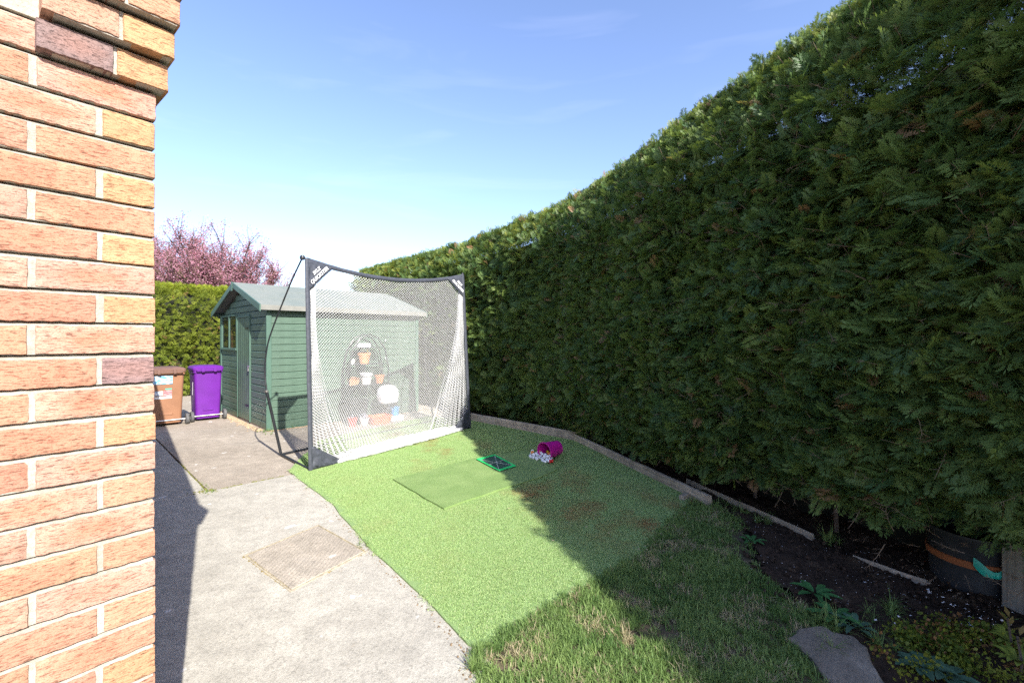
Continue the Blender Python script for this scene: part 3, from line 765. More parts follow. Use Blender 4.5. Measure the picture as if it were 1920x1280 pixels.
# ---------------------------------------------------- plum tree behind
tree = thing('plum_tree', 'purple pink leaved plum tree in blossom rising behind the shed and hedge', 'tree', (-11.3, 17.4, 0))
bmT = bmesh.new(); leafP = []
def grow(p, d, ln, r, lev):
    pts = [p]; n = 5
    for i in range(n):
        d = (d + Vector((random.gauss(0, .10), random.gauss(0, .10), random.gauss(.05, .08)))).normalized(); pts.append(pts[-1]+d*ln/n)
    add_tube(bmT, pts, [r*(1-.6*i/n) for i in range(n+1)], 5 if lev else 8)
    if lev >= 2:
        for q in range(int(ln*24)):
            f = random.random()**.8; i = min(n-1, int(f*n)); b = pts[i].lerp(pts[i+1], f*n-i); leafP.append(b+Vector((random.gauss(0, .05), random.gauss(0, .05), random.gauss(0, .05))))
    if lev == 3: return
    k = (9, 9, 6)[lev]
    for i in range(k):
        f = random.uniform(.25, 1) if lev else random.uniform(.45, 1); j = min(n-1, int(f*n)); b = pts[j].lerp(pts[j+1], f*n-j)
        a = random.uniform(0, 2*PI); out = Vector((math.cos(a), math.sin(a), 0)); sp = (.95, .75, .45)[lev]
        nd = (d*.75 + out*sp*random.uniform(.6, 1.3) + Vector((0, 0, .45))).normalized()
        grow(b, nd, ln*(.78, .62, .62)[lev]*random.uniform(.7, 1.2), r*.48, lev+1)
random.seed(12)
for sx in (-.9, -.2, .6): grow(Vector((sx*.5, .0, 0)), Vector((sx*.42, random.uniform(-.2, .2), 1)).normalized(), 3.0, .11, 0)
link('branches', mesh_of(bmT, smooth=True), M_TWIG, tree); tree.scale = (1.12, 1, .84)
def clump_template(mat, n, size, leaf, seed):
    random.seed(seed); bm = bmesh.new()
    for i in range(n):
        p = Vector([random.gauss(0, size) for _ in range(3)]); d = Vector([random.gauss(0, 1) for _ in range(3)]).normalized(); u = Vector([random.gauss(0, 1) for _ in range(3)]); s_ = d.cross(u).normalized()*leaf*.38
        bm.faces.new([bm.verts.new(q) for q in (p, p+d*leaf*.5+s_, p+d*leaf, p+d*leaf*.5-s_)])
    return template(bm, mat)
random.seed(31)
cl = [clump_template(M_PLUM, 4, .075, .05, k) for k in range(4)]
LP = np.array([list(p) for p in leafP]); print('plum clumps', len(LP), 'extent', LP.min(0), LP.max(0))
kind(scatter('foliage', cl, LP, rng.uniform(0, 6.28, (len(LP), 3)), rng.uniform(.6, 1.25, len(LP)), rng.beta(2, 2, len(LP)), tree), 'stuff')

# ================================================================== SHED
A = G(500, 808); SROT = PI/4
shed = thing('garden_shed', 'dark green painted wooden shed with felt apex roof, door and window', 'shed', (A.x, A.y, 0), SROT)
# local: x along the side wall (SV), y along the gable (GV)
LX, LY, HE, HR = 3.06, 3.13, 2.11, 2.60
bm = bmesh.new()
add_loft(bm, [[(.03, .03, .03), (.03, LY-.03, .03), (.03, LY-.03, HE-.05), (.03, LY/2, HR-.09), (.03, .03, HE-.05)],
              [(LX-.03, .03, .03), (LX-.03, LY-.03, .03), (LX-.03, LY-.03, HE-.05), (LX-.03, LY/2, HR-.09), (LX-.03, .03, HE-.05)]], (False, True))
link('inner_walls', mesh_of(bm), M_DARK, shed)
RH = .122
def board_me(ln):
    """shiplap board along x: bevelled top lip and a shadow gap"""
    bm = bmesh.new(); pr = [(0, 0), (-.020, .003), (-.022, RH-.022), (-.004, RH-.005), (0, RH-.004)]
    add_loft(bm, [[(0, y, z) for y, z in pr], [(ln, y, z) for y, z in pr]]); return mesh_of(bm, 'board')
BM = {}
def board(x, y, z, ln, rot, parent=shed):
    ln = round(ln, 3)
    if ln not in BM: BM[ln] = board_me(ln); BM[ln].materials.append(M_SHED)
    o = link('board', BM[ln], None, parent, (x, y, z+random.uniform(-.001, .001))); o.rotation_euler = (random.gauss(0, .004), 0, rot); return o
for k in range(17):
    z = .03+k*RH
    board(.07, .03, z, LX-.14, 0)                      # side facing the net
D0, D1, WN0, WN1, WZ0, WZ1 = .98, 1.77, 1.86, 2.96, 1.40, 2.05
def gab(y0, y1, z):                                     # gable side, boards run along -y as seen, face towards -x
    return board(.03, y1, z, y1-y0, -PI/2)
for k in range(21):
    z = .03+k*RH; top = z+RH
    hw = LY/2 if top < HE else max(0, (HR-top+.0)/(HR-HE)*LY/2*.98)
    ya, yb = LY/2-hw, LY/2+hw
    if top < HE-.02:
        gab(.05, D0-.03, z)
        if z < WZ0-.03: gab(D1+.03, LY-.05, z)
        elif z > WZ0 and z < WZ1-.0:
            pass
    else:
        if hw > .12: gab(ya+.02, yb-.02, z)
# plain sheathing behind the gable boards so nothing shows through at the slopes
bm = bmesh.new(); g = [(.034, .03, .03), (.034, D0, .03), (.034, D0, 2.02), (.034, D1, 2.02), (.034, D1, .03), (.034, LY-.03, .03), (.034, LY-.03, WZ0), (.034, WN0, WZ0), (.034, WN0, WZ1), (.034, LY-.06, WZ1), (.034, LY-.06, WZ0), (.034, LY-.03, WZ0+.001), (.034, LY-.03, HE-.02), (.034, LY/2, HR-.04), (.034, .03, HE-.02)]
bm.free(); bm = bmesh.new()
for poly in ([(.03, .03), (D0, .03), (D0, 2.02), (.03, 2.02)], [(D1, .03), (LY-.03, .03), (LY-.03, WZ0), (D1, WZ0)], [(D1, WZ0), (WN0, WZ0), (WN0, 2.02), (D1, 2.02)],
             [(.03, 2.02), (LY-.03, 2.02), (LY-.03, HE-.02), (LY/2, HR-.04), (.03, HE-.02)]):
    bm.faces.new([bm.verts.new((.036, y, z)) for y, z in poly])
link('gable_sheathing', mesh_of(bm), M_TRIM, shed)
# trims
box_obj('corner_trim', (-.008, .075, -.012, .03, .01, HE), M_TRIM, shed, .003)
box_obj('corner_trim', (LX-.07, LX+.005, -.012, .03, .01, HE), M_TRIM, shed, .003)
box_obj('corner_trim', (-.008, .03, LY-.075, LY+.012, .01, HE), M_TRIM, shed, .003)
box_obj('base_rail', (.08, LX-.075, -.002, .028, .005, .03), M_TRIM, shed)
# door of upright planks, proud of the wall
door = bpy.data.objects.new('door', None); C.objects.link(door); door.parent = shed
pw = (D1-D0-.02)/6
for i in range(6):
    y0 = D0+.01+i*pw
    box_obj('plank', (-.004, .022, y0+.004, y0+pw-.004, .05, 1.99), M_SHEDV, door, .004)
box_obj('door_backing', (.016, .03, D0+.012, D1-.012, .05, 1.99), M_TRIM, door)
for y in (D0-.028, D1-.002): box_obj('door_frame', (-.012, .032, y, y+.030, .03, 2.04), M_TRIM, shed, .003)
box_obj('door_frame', (-.012, .032, D0+.004, D1-.004, 2.0, 2.045), M_TRIM, shed, .003)
for z in (.32, 1.78): box_obj('hinge', (-.012, -.004, D0+.0, D0+.24, z, z+.03), M_BLACKP, door, .002)
# latch with padlock
bm = bmesh.new(); add_box(bm, -.016, -.004, D0-.02, D0+.09, 1.05, 1.09); add_box(bm, -.034, -.017, D0-.008, D0+.028, .985, 1.04); add_tube(bm, [(-.026, D0, 1.04), (-.026, D0, 1.065), (-.026, D0+.02, 1.065), (-.026, D0+.02, 1.04)], .003, 6)
link('latch', mesh_of(bm), M_METAL, door)
# window
win = bpy.data.objects.new('window', None); C.objects.link(win); win.parent = shed
for nm, dm in (('frame', (-.014, .03, WN0-.04, WN0, WZ0-.03, WZ1+.03)), ('frame', (-.014, .03, WN1, WN1+.04, WZ0-.03, WZ1+.03)), ('sill', (-.03, .03, WN0-.04, WN1+.04, WZ0-.045, WZ0)),
               ('frame', (-.014, .03, WN0, WN1, WZ1, WZ1+.03)), ('mullion', (-.012, .028, (WN0+WN1)/2-.02, (WN0+WN1)/2+.02, WZ0, WZ1))):
    box_obj(nm, dm, M_TRIM, win, .003)
for y0, y1 in ((WN0, (WN0+WN1)/2-.02), ((WN0+WN1)/2+.02, WN1)): box_obj('pane', (.006, .010, y0+.001, y1-.001, WZ0+.001, WZ1-.001), M_GLASS, win)
# things leaning behind the glass: bare shelf boards
box_obj('inner_shelf', (.12, .4, 1.9, 2.9, 1.42, 1.45), M_TIMBER, win)
box_obj('inner_upright', (.06, .11, 2.55, 2.63, 1.0, 2.04), simple('raw_pine', (.55, .33, .17), .7, .2, 9), win)
box_obj('inner_upright', (.10, .14, 2.05, 2.13, 1.0, 2.04), simple('raw_pine_b', (.50, .28, .15), .7, .2, 9), win)
# roof: two felted slopes with overlaps
ROV = .13; th = .018
sl_l = math.hypot(LY/2+ROV, HR-HE+.05)
zr = HR+.075; ze = HE+.055
felt = []
for sg, y_e in ((1, -ROV), (-1, LY+ROV)):
    nS = 3
    for q in range(nS):
        f0 = q/nS; f1 = (q+1)/nS + (.03 if q < nS-1 else 0)
        def pnt(f, lift): return (y_e + (LY/2-y_e)*f, ze + (zr-ze)*f + lift)
        a = pnt(f0, .004*q+.0); b = pnt(min(1, f1), .004*q)
        bm = bmesh.new(); nxs = 14; rings = []
        for i in range(nxs+1):
            x = -ROV + (LX+2*ROV)*i/nxs; w = .004*noise.noise(Vector((x*2, q, sg)))
            rings.append([(x, a[0], a[1]+w), (x, b[0], b[1]+w*.3), (x, b[0], b[1]-th+w*.3), (x, a[0], a[1]-th+w)])
        add_loft(bm, rings); link('roof_felt', mesh_of(bm), M_FELT, shed)
bm = bmesh.new(); rings = []
for i in range(15):
    x = -ROV-.004+(LX+2*ROV+.008)*i/14; w = .004*noise.noise(Vector((x*3, 4, 0)))
    rings.append([(x, LY/2-.16, zr-.045+w), (x, LY/2, zr+.014+w), (x, LY/2+.16, zr-.045+w), (x, LY/2, zr+.004+w)])
add_loft(bm, rings); link('ridge_felt', mesh_of(bm), M_FELT, shed)
# felt turned down over the eave
for y_e, s_ in ((-ROV, -1), (LY+ROV, 1)):
    bm = bmesh.new(); rings = []
    for i in range(20):
        x = -ROV-.002+(LX+2*ROV+.004)*i/19; w = .006*noise.noise(Vector((x*4, 1, s_))); dz = .082+.006*noise.noise(Vector((x*3, 7, s_)))
        rings.append([(x, y_e+s_*(.004+w), ze+.004), (x, y_e+s_*(.010+w), ze-dz), (x, y_e+s_*(.005+w), ze-dz), (x, y_e-s_*.001, ze-.002)])
    add_loft(bm, rings); link('eave_felt', mesh_of(bm), M_FELTE, shed)
    box_obj('eave_board', (-ROV+.01, LX+ROV-.01, min(y_e, y_e-s_*.025), max(y_e, y_e-s_*.025), ze-.085, ze-.02), M_TRIM, shed)
# barge boards on both gables
for x in (-ROV-.022, LX+ROV+.002):
    for sg, y_e in ((1, -ROV-.01), (-1, LY+ROV+.01)):
        bm = bmesh.new(); ym = LY/2+(.001 if sg < 0 else -.001)
        pr = [(y_e, ze-.105), (ym, zr-.085), (ym, zr+.012), (y_e, ze+.008)]
        add_loft(bm, [[(x, y, z) for y, z in pr], [(x+.02, y, z) for y, z in pr]]); link('barge_board', mesh_of(bm), M_TRIM, shed)
box_obj('finial', (-ROV-.036, -ROV-.023, LY/2-.045, LY/2+.045, zr-.16, zr+.02), M_TRIM, shed, .004)
bm = bmesh.new()
for z in (.42, .83, 1.18, 1.55): add_tube(bm, [(2.24, .006, z), (2.24, -.05, z), (2.24, -.055, z+.035)], .007, 6)
link('wall_hooks', mesh_of(bm), M_WHITE, shed)
box_obj('floor_bearer', (.02, LX-.02, .02, LY-.02, -.03, .03), M_TIMBER, shed)
# far side and rear wall
box_obj('rear_wall', (LX-.02, LX, .03, LY-.03, .03, HE-.03), M_SHED, shed); box_obj('far_wall', (.03, LX-.03, LY-.02, LY, .03, HE-.03), M_SHED, shed)
exec("")

# ================================================================== WHEELIE BINS
def wheelie(name, label, loc, w, d, h, mbody, mlid, group):
    b = thing(name, label, 'wheelie bin', loc, PI/4, group)
    # local: +x to the right along SV, -y is the back (wheels, hinge) which faces the camera
    bm = bmesh.new(); bw, bd = w*.80, d*.78
    rings = []
    for f, z in ((0, .045), (.02, .05), (.12, .14), (.14, .19), (.95, h-.16), (1.0, h-.12)):
        hx = (bw+(w*.93-bw)*f)/2; hy = (bd+(d*.93-bd)*f)/2; cy = -(d*.93-2*hy)/2*.3
        rings.append(rring(hx, hy, z, .045, 0, cy))
    add_loft(bm, rings); link('body', mesh_of(bm, smooth=True), mbody, b)
    bm = bmesh.new()                                    # collar under the lid
    add_loft(bm, [rring(w*.465, d*.465, h-.155, .04), rring(w*.49, d*.49, h-.145, .04), rring(w*.49, d*.49, h-.105, .04), rring(w*.46, d*.46, h-.10, .04)]); link('collar', mesh_of(bm, smooth=True), mbody, b)
    bm = bmesh.new()                                    # lid with drooping front
    add_loft(bm, [rring(w*.515, d*.51, h-.098, .05), rring(w*.52, d*.515, h-.055, .05), rring(w*.46, d*.46, h-.025, .06), rring(w*.30, d*.33, h-.012, .05)]); link('lid', mesh_of(bm, smooth=True), mlid, b)
    for sx in (-1, 1):                                  # hinge lugs and handle bar at the back
        box_obj('hinge_lug', (sx*w*.20-.025, sx*w*.20+.025, -d*.5-.06, -d*.47, h-.135, h-.06), mlid, b, .008)
    tube_obj('handle', [(-w*.40, -d*.47, h-.12), (-w*.40, -d*.5-.05, h-.10), (w*.40, -d*.5-.05, h-.10), (w*.40, -d*.47, h-.12)], .013, mlid, b, 8)
    # moulded step and axle
    box_obj('moulded_recess', (-w*.17, w*.17, -bd/2-.030, -bd/2-.012, .19, .235), M_DARK if False else mbody, b, .008)
    tube_obj('axle', [(-w*.5-.03, -bd/2-.035, .10), (w*.5+.03, -bd/2-.035, .10)], .011, M_METAL, b, 8)
    for sx in (-1, 1):
        bm = bmesh.new(); x0 = sx*(w*.5-.005); x1 = sx*(w*.5+.045)
        prof_ = [(x0, .05), (x0, .092), (x0+sx*.008, .10), (x1-sx*.008, .10), (x1, .092), (x1, .05), (x1-sx*.01, .045), (x1-sx*.01, .02)]
        rr = [[(x, -bd/2-.035+r*math.cos(2*PI*k/20), .10+r*math.sin(2*PI*k/20)) for k in range(20)] for x, r in prof_]
        add_loft(bm, rr); link('wheel', mesh_of(bm, smooth=True), M_TYRE, b)
    return b
pp = (G(367, 790)+G(412, 784))/2 - Vector((SV.x, SV.y, 0))*.0 + GV*.20
brown = None
bin_p = wheelie('wheelie_bin', 'purple wheelie bin next to the shed window', (pp.x, pp.y, 0), .50, .55, 1.08, M_PURPLE, M_PURPLE, 'wheelie bins by the shed')
bp = G(346, 794) - SV*.27 + GV*.27 - Vector((0.01, 0, 0))
bin_b = wheelie('wheelie_bin', 'brown wheelie bin with blue and red stickers beside the brick wall', (bp.x, bp.y, 0), .58, .70, 1.08, M_BROWN, M_BROWND, 'wheelie bins by the shed')
def sticker(parent, x0, x1, z0, z1, y, mat, name='sticker'):
    return box_obj(name, (x0, x1, y-.003, y, z0, z1), mat, parent)
def stickmat(name, base, ink, sx):
    m = Mat(name); n = m.noise(9, 3, .5, stretch=(sx, 1, 5)); c = m.mix(m.ramp(n, [(.48, 0.0), (.52, 1.0)]), base, ink)
    m.col(c); m.rough(.4); return m.m
yb_ = -.70*.45
sb = sticker(bin_b, -.20, .09, .765, .915, -.324, stickmat('blue_sticker', (.10, .36, .62), (.55, .70, .80), 1.2))
sticker(bin_b, -.04, .08, .545, .65, -.3135, stickmat('red_sticker', (.50, .12, .14), (.55, .30, .30), 1.5))
sticker(bin_b, -.20, -.05, .56, .64, -.3170, stickmat('white_sticker', (.70, .72, .76), (.35, .45, .60), 2))
sticker(bin_b, -.20, .08, .50, .54, -.3100, M_WHITE)
sticker(bin_b, -.02, .08, .66, .685, -.3155, simple('green_sticker', (.10, .45, .30), .5))
sticker(bin_p, -.235, -.232, .5, .75, -.10, M_WHITE, 'side_sticker')

# ================================================================== GOLF NET
L0 = G(583, 884); R0 = G(881, 804); NV = (R0-L0); NW = NV.length; NV.normalize(); BV = Vector((-NV.y, NV.x, 0))
net = thing('golf_net', 'freestanding golf practice net of white mesh on a charcoal bowed frame', 'golf net', (L0.x, L0.y, 0))
TL = Vector((-2.487, 5.525, 2.553)) - L0; TR = Vector((-.855, 7.88, 2.68)) - L0; LL = Vector((0, 0, .0)); RR = R0-L0
def topc(a): return TL.lerp(TR, a) + Vector((0, 0, -.155*(1-(2*a-1)**2)**1.0)) + BV*.03*math.sin(PI*a)
def sideL(b): return TL.lerp(LL, b) - Vector(NV)*.0
def sideR(b): return TR.lerp(RR, b)
def sleeve(name, pts, w, t, mat, acr):
    bm = bmesh.new(); rings = []
    for i, p in enumerate(pts):
        d = (Vector(pts[min(i+1, len(pts)-1)])-Vector(pts[max(0, i-1)])).normalized(); x = d.cross(acr).normalized(); y = acr
        ww = w*(1+.10*noise.noise(Vector(p)*9)); wob = .004*noise.noise(Vector(p)*14)
        rings.append([Vector(p)+x*(math.cos(2*PI*k/10)*ww/2+wob)+y*(math.sin(2*PI*k/10)*t/2) for k in range(10)])
    add_loft(bm, rings); return link(name, mesh_of(bm, smooth=True), mat, net)
sleeve('top_sleeve', [topc(i/30) for i in range(31)], .058, .03, M_SLEEVE, BV)
sleeve('side_sleeve', [sideL(i/24)+Vector((0, 0, .02)) for i in range(25)], .062, .038, M_SLEEVE, BV)
sleeve('side_sleeve', [sideR(i/24)+Vector((0, 0, .02)) for i in range(25)], .062, .038, M_SLEEVE, BV)
def tri(name, c, d1, d2, n=14, amp=.010):
    """fabric corner pocket, wrinkled"""
    bm = bmesh.new(); V = {}
    for i in range(n+1):
        for j in range(n+1-i):
            p = c + d1*(i/n) + d2*(j/n); e = min(i, j, n-i-j)
            V[i, j] = bm.verts.new(p + BV*(amp*noise.noise(p*11+Vector((3, 1, 4)))*min(1, e/2+.2) + amp*.8*noise.noise(p*27)) + BV*-.012)
    for i in range(n):
        for j in range(n-i):
            bm.faces.new((V[i, j], V[i+1, j], V[i, j+1]))
            if i+j < n-1: bm.faces.new((V[i+1, j], V[i+1, j+1], V[i, j+1]))
    o = link(name, mesh_of(bm, smooth=True), M_SLEEVE, net)
    md = o.modifiers.new('thickness', 'SOLIDIFY'); md.thickness = .003; return o
tri('corner_pocket', topc(0), (sideL(.15)-topc(0)), (topc(.125)-topc(0)))
tri('corner_pocket', topc(1), (sideR(.14)-topc(1)), (topc(.865)-topc(1)))
tri('corner_pocket', LL+Vector((0, 0, .022)), (sideL(.885)-LL), NV*.47, amp=.022)
tri('corner_pocket', RR+Vector((0, 0, .022)), (sideR(.86)-RR), -NV*.50, amp=.012)
# printed lettering on the two upper corner pockets
def lettering(txt, size, org, xd, yd, parent):
    cu = bpy.data.curves.new('t', 'FONT'); cu.body = txt; cu.size = size; cu.extrude = .001; cu.align_x = 'CENTER'; cu.shear = .25; cu.offset = .0016
    to = bpy.data.objects.new('t', cu); me = bpy.data.meshes.new_from_object(to); bpy.data.objects.remove(to)
    xd = xd.normalized(); zd = xd.cross(yd).normalized(); yd = zd.cross(xd)
    me.transform(Matrix((( xd.x, yd.x, zd.x, org.x), (xd.y, yd.y, zd.y, org.y), (xd.z, yd.z, zd.z, org.z), (0, 0, 0, 1))))
    return link('lettering', me, M_WHITE, parent)
hd = (topc(.125)-sideL(.15)).normalized(); hc = (topc(.125)+sideL(.15))/2; inn = (topc(0)-hc).normalized()
lettering('QUICKSTER', .060, hc+inn*.035-BV*.030, hd, inn, net); lettering('SKLZ', .055, hc+inn*.10-BV*.030, hd, inn, net)
hd = (sideR(.14)-topc(.865)).normalized(); hc = (topc(.865)+sideR(.14))/2; inn = (topc(1)-hc).normalized()
lettering('QUICKSTER', .060, hc+inn*.035-BV*.030, hd, inn, net); lettering('SKLZ', .055, hc+inn*.10-BV*.030, hd, inn, net)
# frame: base bars and bowed poles
B1 = G(527, 854)-L0; B2 = B1 + RR - Vector(NV)*.05
zb_ = Vector((0, 0, .02))
tube_obj('base_bar', [LL+zb_, (LL+B1)/2+zb_, B1+zb_], .017, M_BLACKP, net, 10)
tube_obj('base_bar', [RR+zb_, B2+zb_], .017, M_BLACKP, net, 10)
tube_obj('base_bar', [B1+zb_+NV*.03, B2+zb_], .014, M_BLACKP, net, 10)
W3 = [Vector(p)-L0 for p in ((-3.25, 6.03, .90), (-3.285, 6.05, 1.18), (-3.235, 6.02, 1.50), (-3.13, 5.96, 1.74), (-2.95, 5.85, 2.05), (-2.75, 5.70, 2.34), (-2.56, 5.56, 2.585))]
tube_obj('pole_foot', [B1+zb_, W3[0]], .019, M_BLACKP, net, 10)
tube_obj('bowed_pole', catmull(W3, 6), .010, M_BLACKP, net, 8)
def mir(p): a = p.dot(NV); b = p.dot(BV); return RR - NV*a*1.0 + BV*b + Vector((0, 0, p.z))
rp = [mir(p) for p in W3]; rp[-1] = TR.copy()
rp = [Vector(p) for p in rp]
tube_obj('pole_foot', [B2+zb_, rp[0]], .019, M_BLACKP, net, 10); tube_obj('bowed_pole', catmull(rp, 6), .010, M_BLACKP, net, 8)
bm = bmesh.new(); add_loft(bm, [circ(r, z, 12) for r, z in ((.012, -.03), (.028, -.022), (.032, 0), (.026, .02), (.01, .03))]); 
kn = link('pole_cap', mesh_of(bm, smooth=True), M_BLACKP, net, W3[-1]+Vector((0, 0, .0)))
k2 = kn.copy(); C.objects.link(k2); k2.location = TR+Vector((0, 0, .03)); k2.scale = (.6, .6, .6)
tube_obj('joint_ring', [W3[0]-Vector((0, 0, .012)), W3[0]+Vector((0, 0, .012))], .024, M_METAL, net, 10)
# the netting itself: every thread is geometry, diamond mesh
def netsurf(c, b):
    """c 0..1 across the cloth, b 0..1 down to the ground and on to its hem"""
    fold = .26                                         # share of cloth gathered at each side
    bh = min(1, b/.74)                                 # hanging part
    wl = .12+.70*max(0, (bh-.12)/.88)**2.0; wr = .10+.60*max(0, (bh-.12)/.88)**2.0
    if c < fold: a = wl*(c/fold)/1; x = a/3.08
    elif c > 1-fold: a = wr*((1-c)/fold); x = 1-a/3.08
    else: x = wl/3.08 + (1-(wl+wr)/3.08)*(c-fold)/(1-2*fold)
    fl = 0
    # near the top the cloth is nearly flat: blend to an even spread
    ev = max(0, 1-bh/.25)*.5
    top = topc(x); bot = LL.lerp(RR, x)
    p = top.lerp(bot, bh)
    sag = math.sin(PI*min(1, max(0, x)))**.55
    dep = .42*sag*(math.sin(PI*min(1, bh)*.62)**1.2)
    g = (1-ev)*(1 if (c < fold or c > 1-fold) else 0)
    edgew = min(1, min(c, 1-c)*14)
    dep += g*.045*edgew*(math.sin(c*2*PI*30+1.5*math.sin(bh*5))+.4*math.sin(c*2*PI*61))*(.3+.9*bh)
    dep += .018*noise.noise(Vector((x*7, bh*3, 0)))*sag
    p = p + BV*dep
    p.z += .03*(1-bh)*0
    if b > .74:
        f = (b-.74)/.26                                 # lying on the ground, drawn forward and bunched
        q = (math.sin(f*PI*5+x*9))*.03
        f2 = min(1, max(0, f + .16*math.sin(f*PI*4)))
        p = bot + BV*(dep*(1-f2)*.9 + .01 + .012*noise.noise(Vector((x*30, f*9, 2)))) + Vector((0, 0, .035+.035*math.sin(f*PI*2.5+2*noise.noise(Vector((x*6, 0, 0))))**2+.03*noise.noise(Vector((x*22, f*12, 5)))+.025*f))
        # pull the hem forward of the bar in the middle
        p = p - BV*.05*f*math.sin(PI*min(1, max(0, x)))
    p.z = max(.024, p.z)
    return p
NU, NVV = 240, 172
grid = np.zeros((NU+1, NVV+1, 3))
for i in range(NU+1):
    for j in range(NVV+1):
        if (i+j) % 2 == 0: grid[i, j] = netsurf(i/NU, j/NVV)
verts = []; faces = []
edges = []
for i in range(NU):
    for j in range(NVV):
        if (i+j) % 2 == 0: edges.append(((i, j), (i+1, j+1)))
        else: edges.append(((i+1, j), (i, j+1)))
E0 = np.array([grid[a] for a, b in edges]); E1 = np.array([grid[b] for a, b in edges])
d = E1-E0; ln = np.linalg.norm(d, axis=1, keepdims=True)+1e-9; dn = d/ln
u = np.cross(dn, np.array([[.3, .2, 1.0]])); u /= np.linalg.norm(u, axis=1, keepdims=True)+1e-9; w = np.cross(dn, u)
TR_ = .0031
ring = [u*math.cos(t)+w*math.sin(t) for t in (0, 2.094, 4.189)]
V = np.concatenate([np.stack([E0+r*TR_ for r in ring], 1), np.stack([E1+r*TR_ for r in ring], 1)], 1).reshape(-1, 3)
n = len(E0); base = (np.arange(n)*6)[:, None]
Fq = np.concatenate([base+np.array([[0, 1, 4, 3]]), base+np.array([[1, 2, 5, 4]]), base+np.array([[2, 0, 3, 5]])], 0)
me = bpy.data.meshes.new('netting'); me.vertices.add(len(V)); me.vertices.foreach_set('co', V.astype('f').ravel())
me.loops.add(Fq.size); me.loops.foreach_set('vertex_index', Fq.astype('i').ravel()); me.polygons.add(len(Fq)); me.polygons.foreach_set('loop_start', np.arange(0, Fq.size, 4).astype('i'))
me.update(calc_edges=True); me.validate()
link('netting', me, M_NET, net)
# hem rope with bunched cloth along the ground
hp = [LL.lerp(RR, t)-BV*(.03*math.sin(PI*t))+Vector((0, 0, .028+.006*math.sin(t*40))) for t in [i/40*.80+.13 for i in range(41)]]
def roll(name, a0, a1, back, r, seed):
    bm = bmesh.new(); rings = []; n_ = 90
    for i in range(n_+1):
        t = a0+(a1-a0)*i/n_; e = math.sin(PI*min(1, max(0, i/n_)))**.35
        c_r = LL.lerp(RR, t)+BV*(back(i/n_)+.012*noise.noise(Vector((t*16, seed, 0))))
        rr = r*(.35+.65*e)*(1+.25*noise.noise(Vector((t*22, seed, 3)))); c_r.z = .018+rr*.8; ring_ = []
        for k in range(16):
            a = 2*PI*k/16; q = rr*(1+.22*noise.noise(Vector((t*45, math.cos(a)*1.5, math.sin(a)*1.5+seed))))
            ring_.append(c_r+BV*math.cos(a)*q*1.35+Vector((0, 0, math.sin(a)*q*.8)))
        rings.append(ring_)
    add_loft(bm, rings); return link(name, mesh_of(bm, smooth=True), M_NET, net)
roll('gathered_net', .12, .93, lambda f: -.035*math.sin(PI*f)-.01, .055, 1.0)
roll('gathered_net', .20, .90, lambda f: .16+.05*math.sin(PI*f)-.15*(2*f-1)**6, .046, 5.0)
roll('gathered_net', .14, .60, lambda f: .07+.02*math.sin(f*9), .040, 9.0)

# ================================================================== PLANT STAND AND POTS
Q = A + SV*1.72 - GV*.24
stand = thing('plant_stand', 'black arched metal plant stand with three shelves against the shed side', 'plant stand', (Q.x, Q.y, 0), PI/4)
M_POT = simple('terracotta', (.62, .24, .10), .8, .15, 12, .3, 80); M_POT2 = simple('terracotta_pale', (.70, .34, .17), .8, .15, 12, .3, 80)
SHZ = (.70, 1.10, 1.42)
SWD = (.42, .36, .26)
bm = bmesh.new()
for sx in (-.42, .42):
    for y in (-.12, .12): add_tube(bm, [(sx, y, 0), (sx*.98, y, 1.0), (sx*.8, y, 1.38), (sx*.45, y, 1.60), (0, y, 1.68)], .013, 6)
link('frame', mesh_of(bm, smooth=True), M_BLACKP, stand)
for z, w_ in zip(SHZ, SWD):
    bm = bmesh.new()
    for k in range(7): y = -.13+.26*k/6; add_tube(bm, [(-w_, y, z), (w_, y, z)], .009, 5)
    for x in (-w_, w_): add_tube(bm, [(x, -.13, z), (x, .13, z)], .008, 5)
    link('shelf', mesh_of(bm), M_BLACKP, stand)
def qpos(x, y, z): v = SV*x + GV*y; return (Q.x+v.x, Q.y+v.y, z)
def pot(name, label, x, y, z, r, h, mat, group=None, cat='plant pot', soil=True, parts=None):
    t = thing(name, label, cat, qpos(x, y, z), 0, group)
    bm = bmesh.new(); add_loft(bm, [circ(r*.66, 0), circ(r*.92, h*.78), circ(r, h*.79), circ(r*1.02, h), circ(r*.92, h), circ(r*.86, h*.85)], (True, False))
    link('pot_wall', mesh_of(bm, smooth=True), mat, t)
    bm = bmesh.new(); bm.faces.new([bm.verts.new(p) for p in circ(r*.88, h*.86)]); link('compost', mesh_of(bm), M_SOIL, t)
    return t
def flowers(t, r, z, col, n, nm='blooms'):
    bm = bmesh.new()
    for i in range(n):
        a = random.uniform(0, 2*PI); q = random.uniform(0, r); p = Vector((q*math.cos(a), q*math.sin(a), z+random.uniform(0, r*.7)))
        for k in range(5):
            b = 2*PI*k/5+a; dd = Vector((math.cos(b), math.sin(b), .35))*.022; ss = Vector((-math.sin(b), math.cos(b), 0))*.012
            bm.faces.new([bm.verts.new(v) for v in (p, p+dd*.6+ss, p+dd, p+dd*.6-ss)])
    return link(nm, mesh_of(bm), col, t)
M_YEL = simple('yellow_bloom', (.75, .55, .06), .6); M_WHF = simple('white_bloom', (.75, .72, .82), .6); M_LF = simple('leaf_green', (.09, .20, .04), .6)
t = pot('plant_pot', 'large terracotta pot of yellow flowers on the middle shelf of the stand', -.06, -.02, SHZ[1]+.005, .125, .21, M_POT, 'pots on the plant stand'); flowers(t, .12, .20, M_YEL, 26)
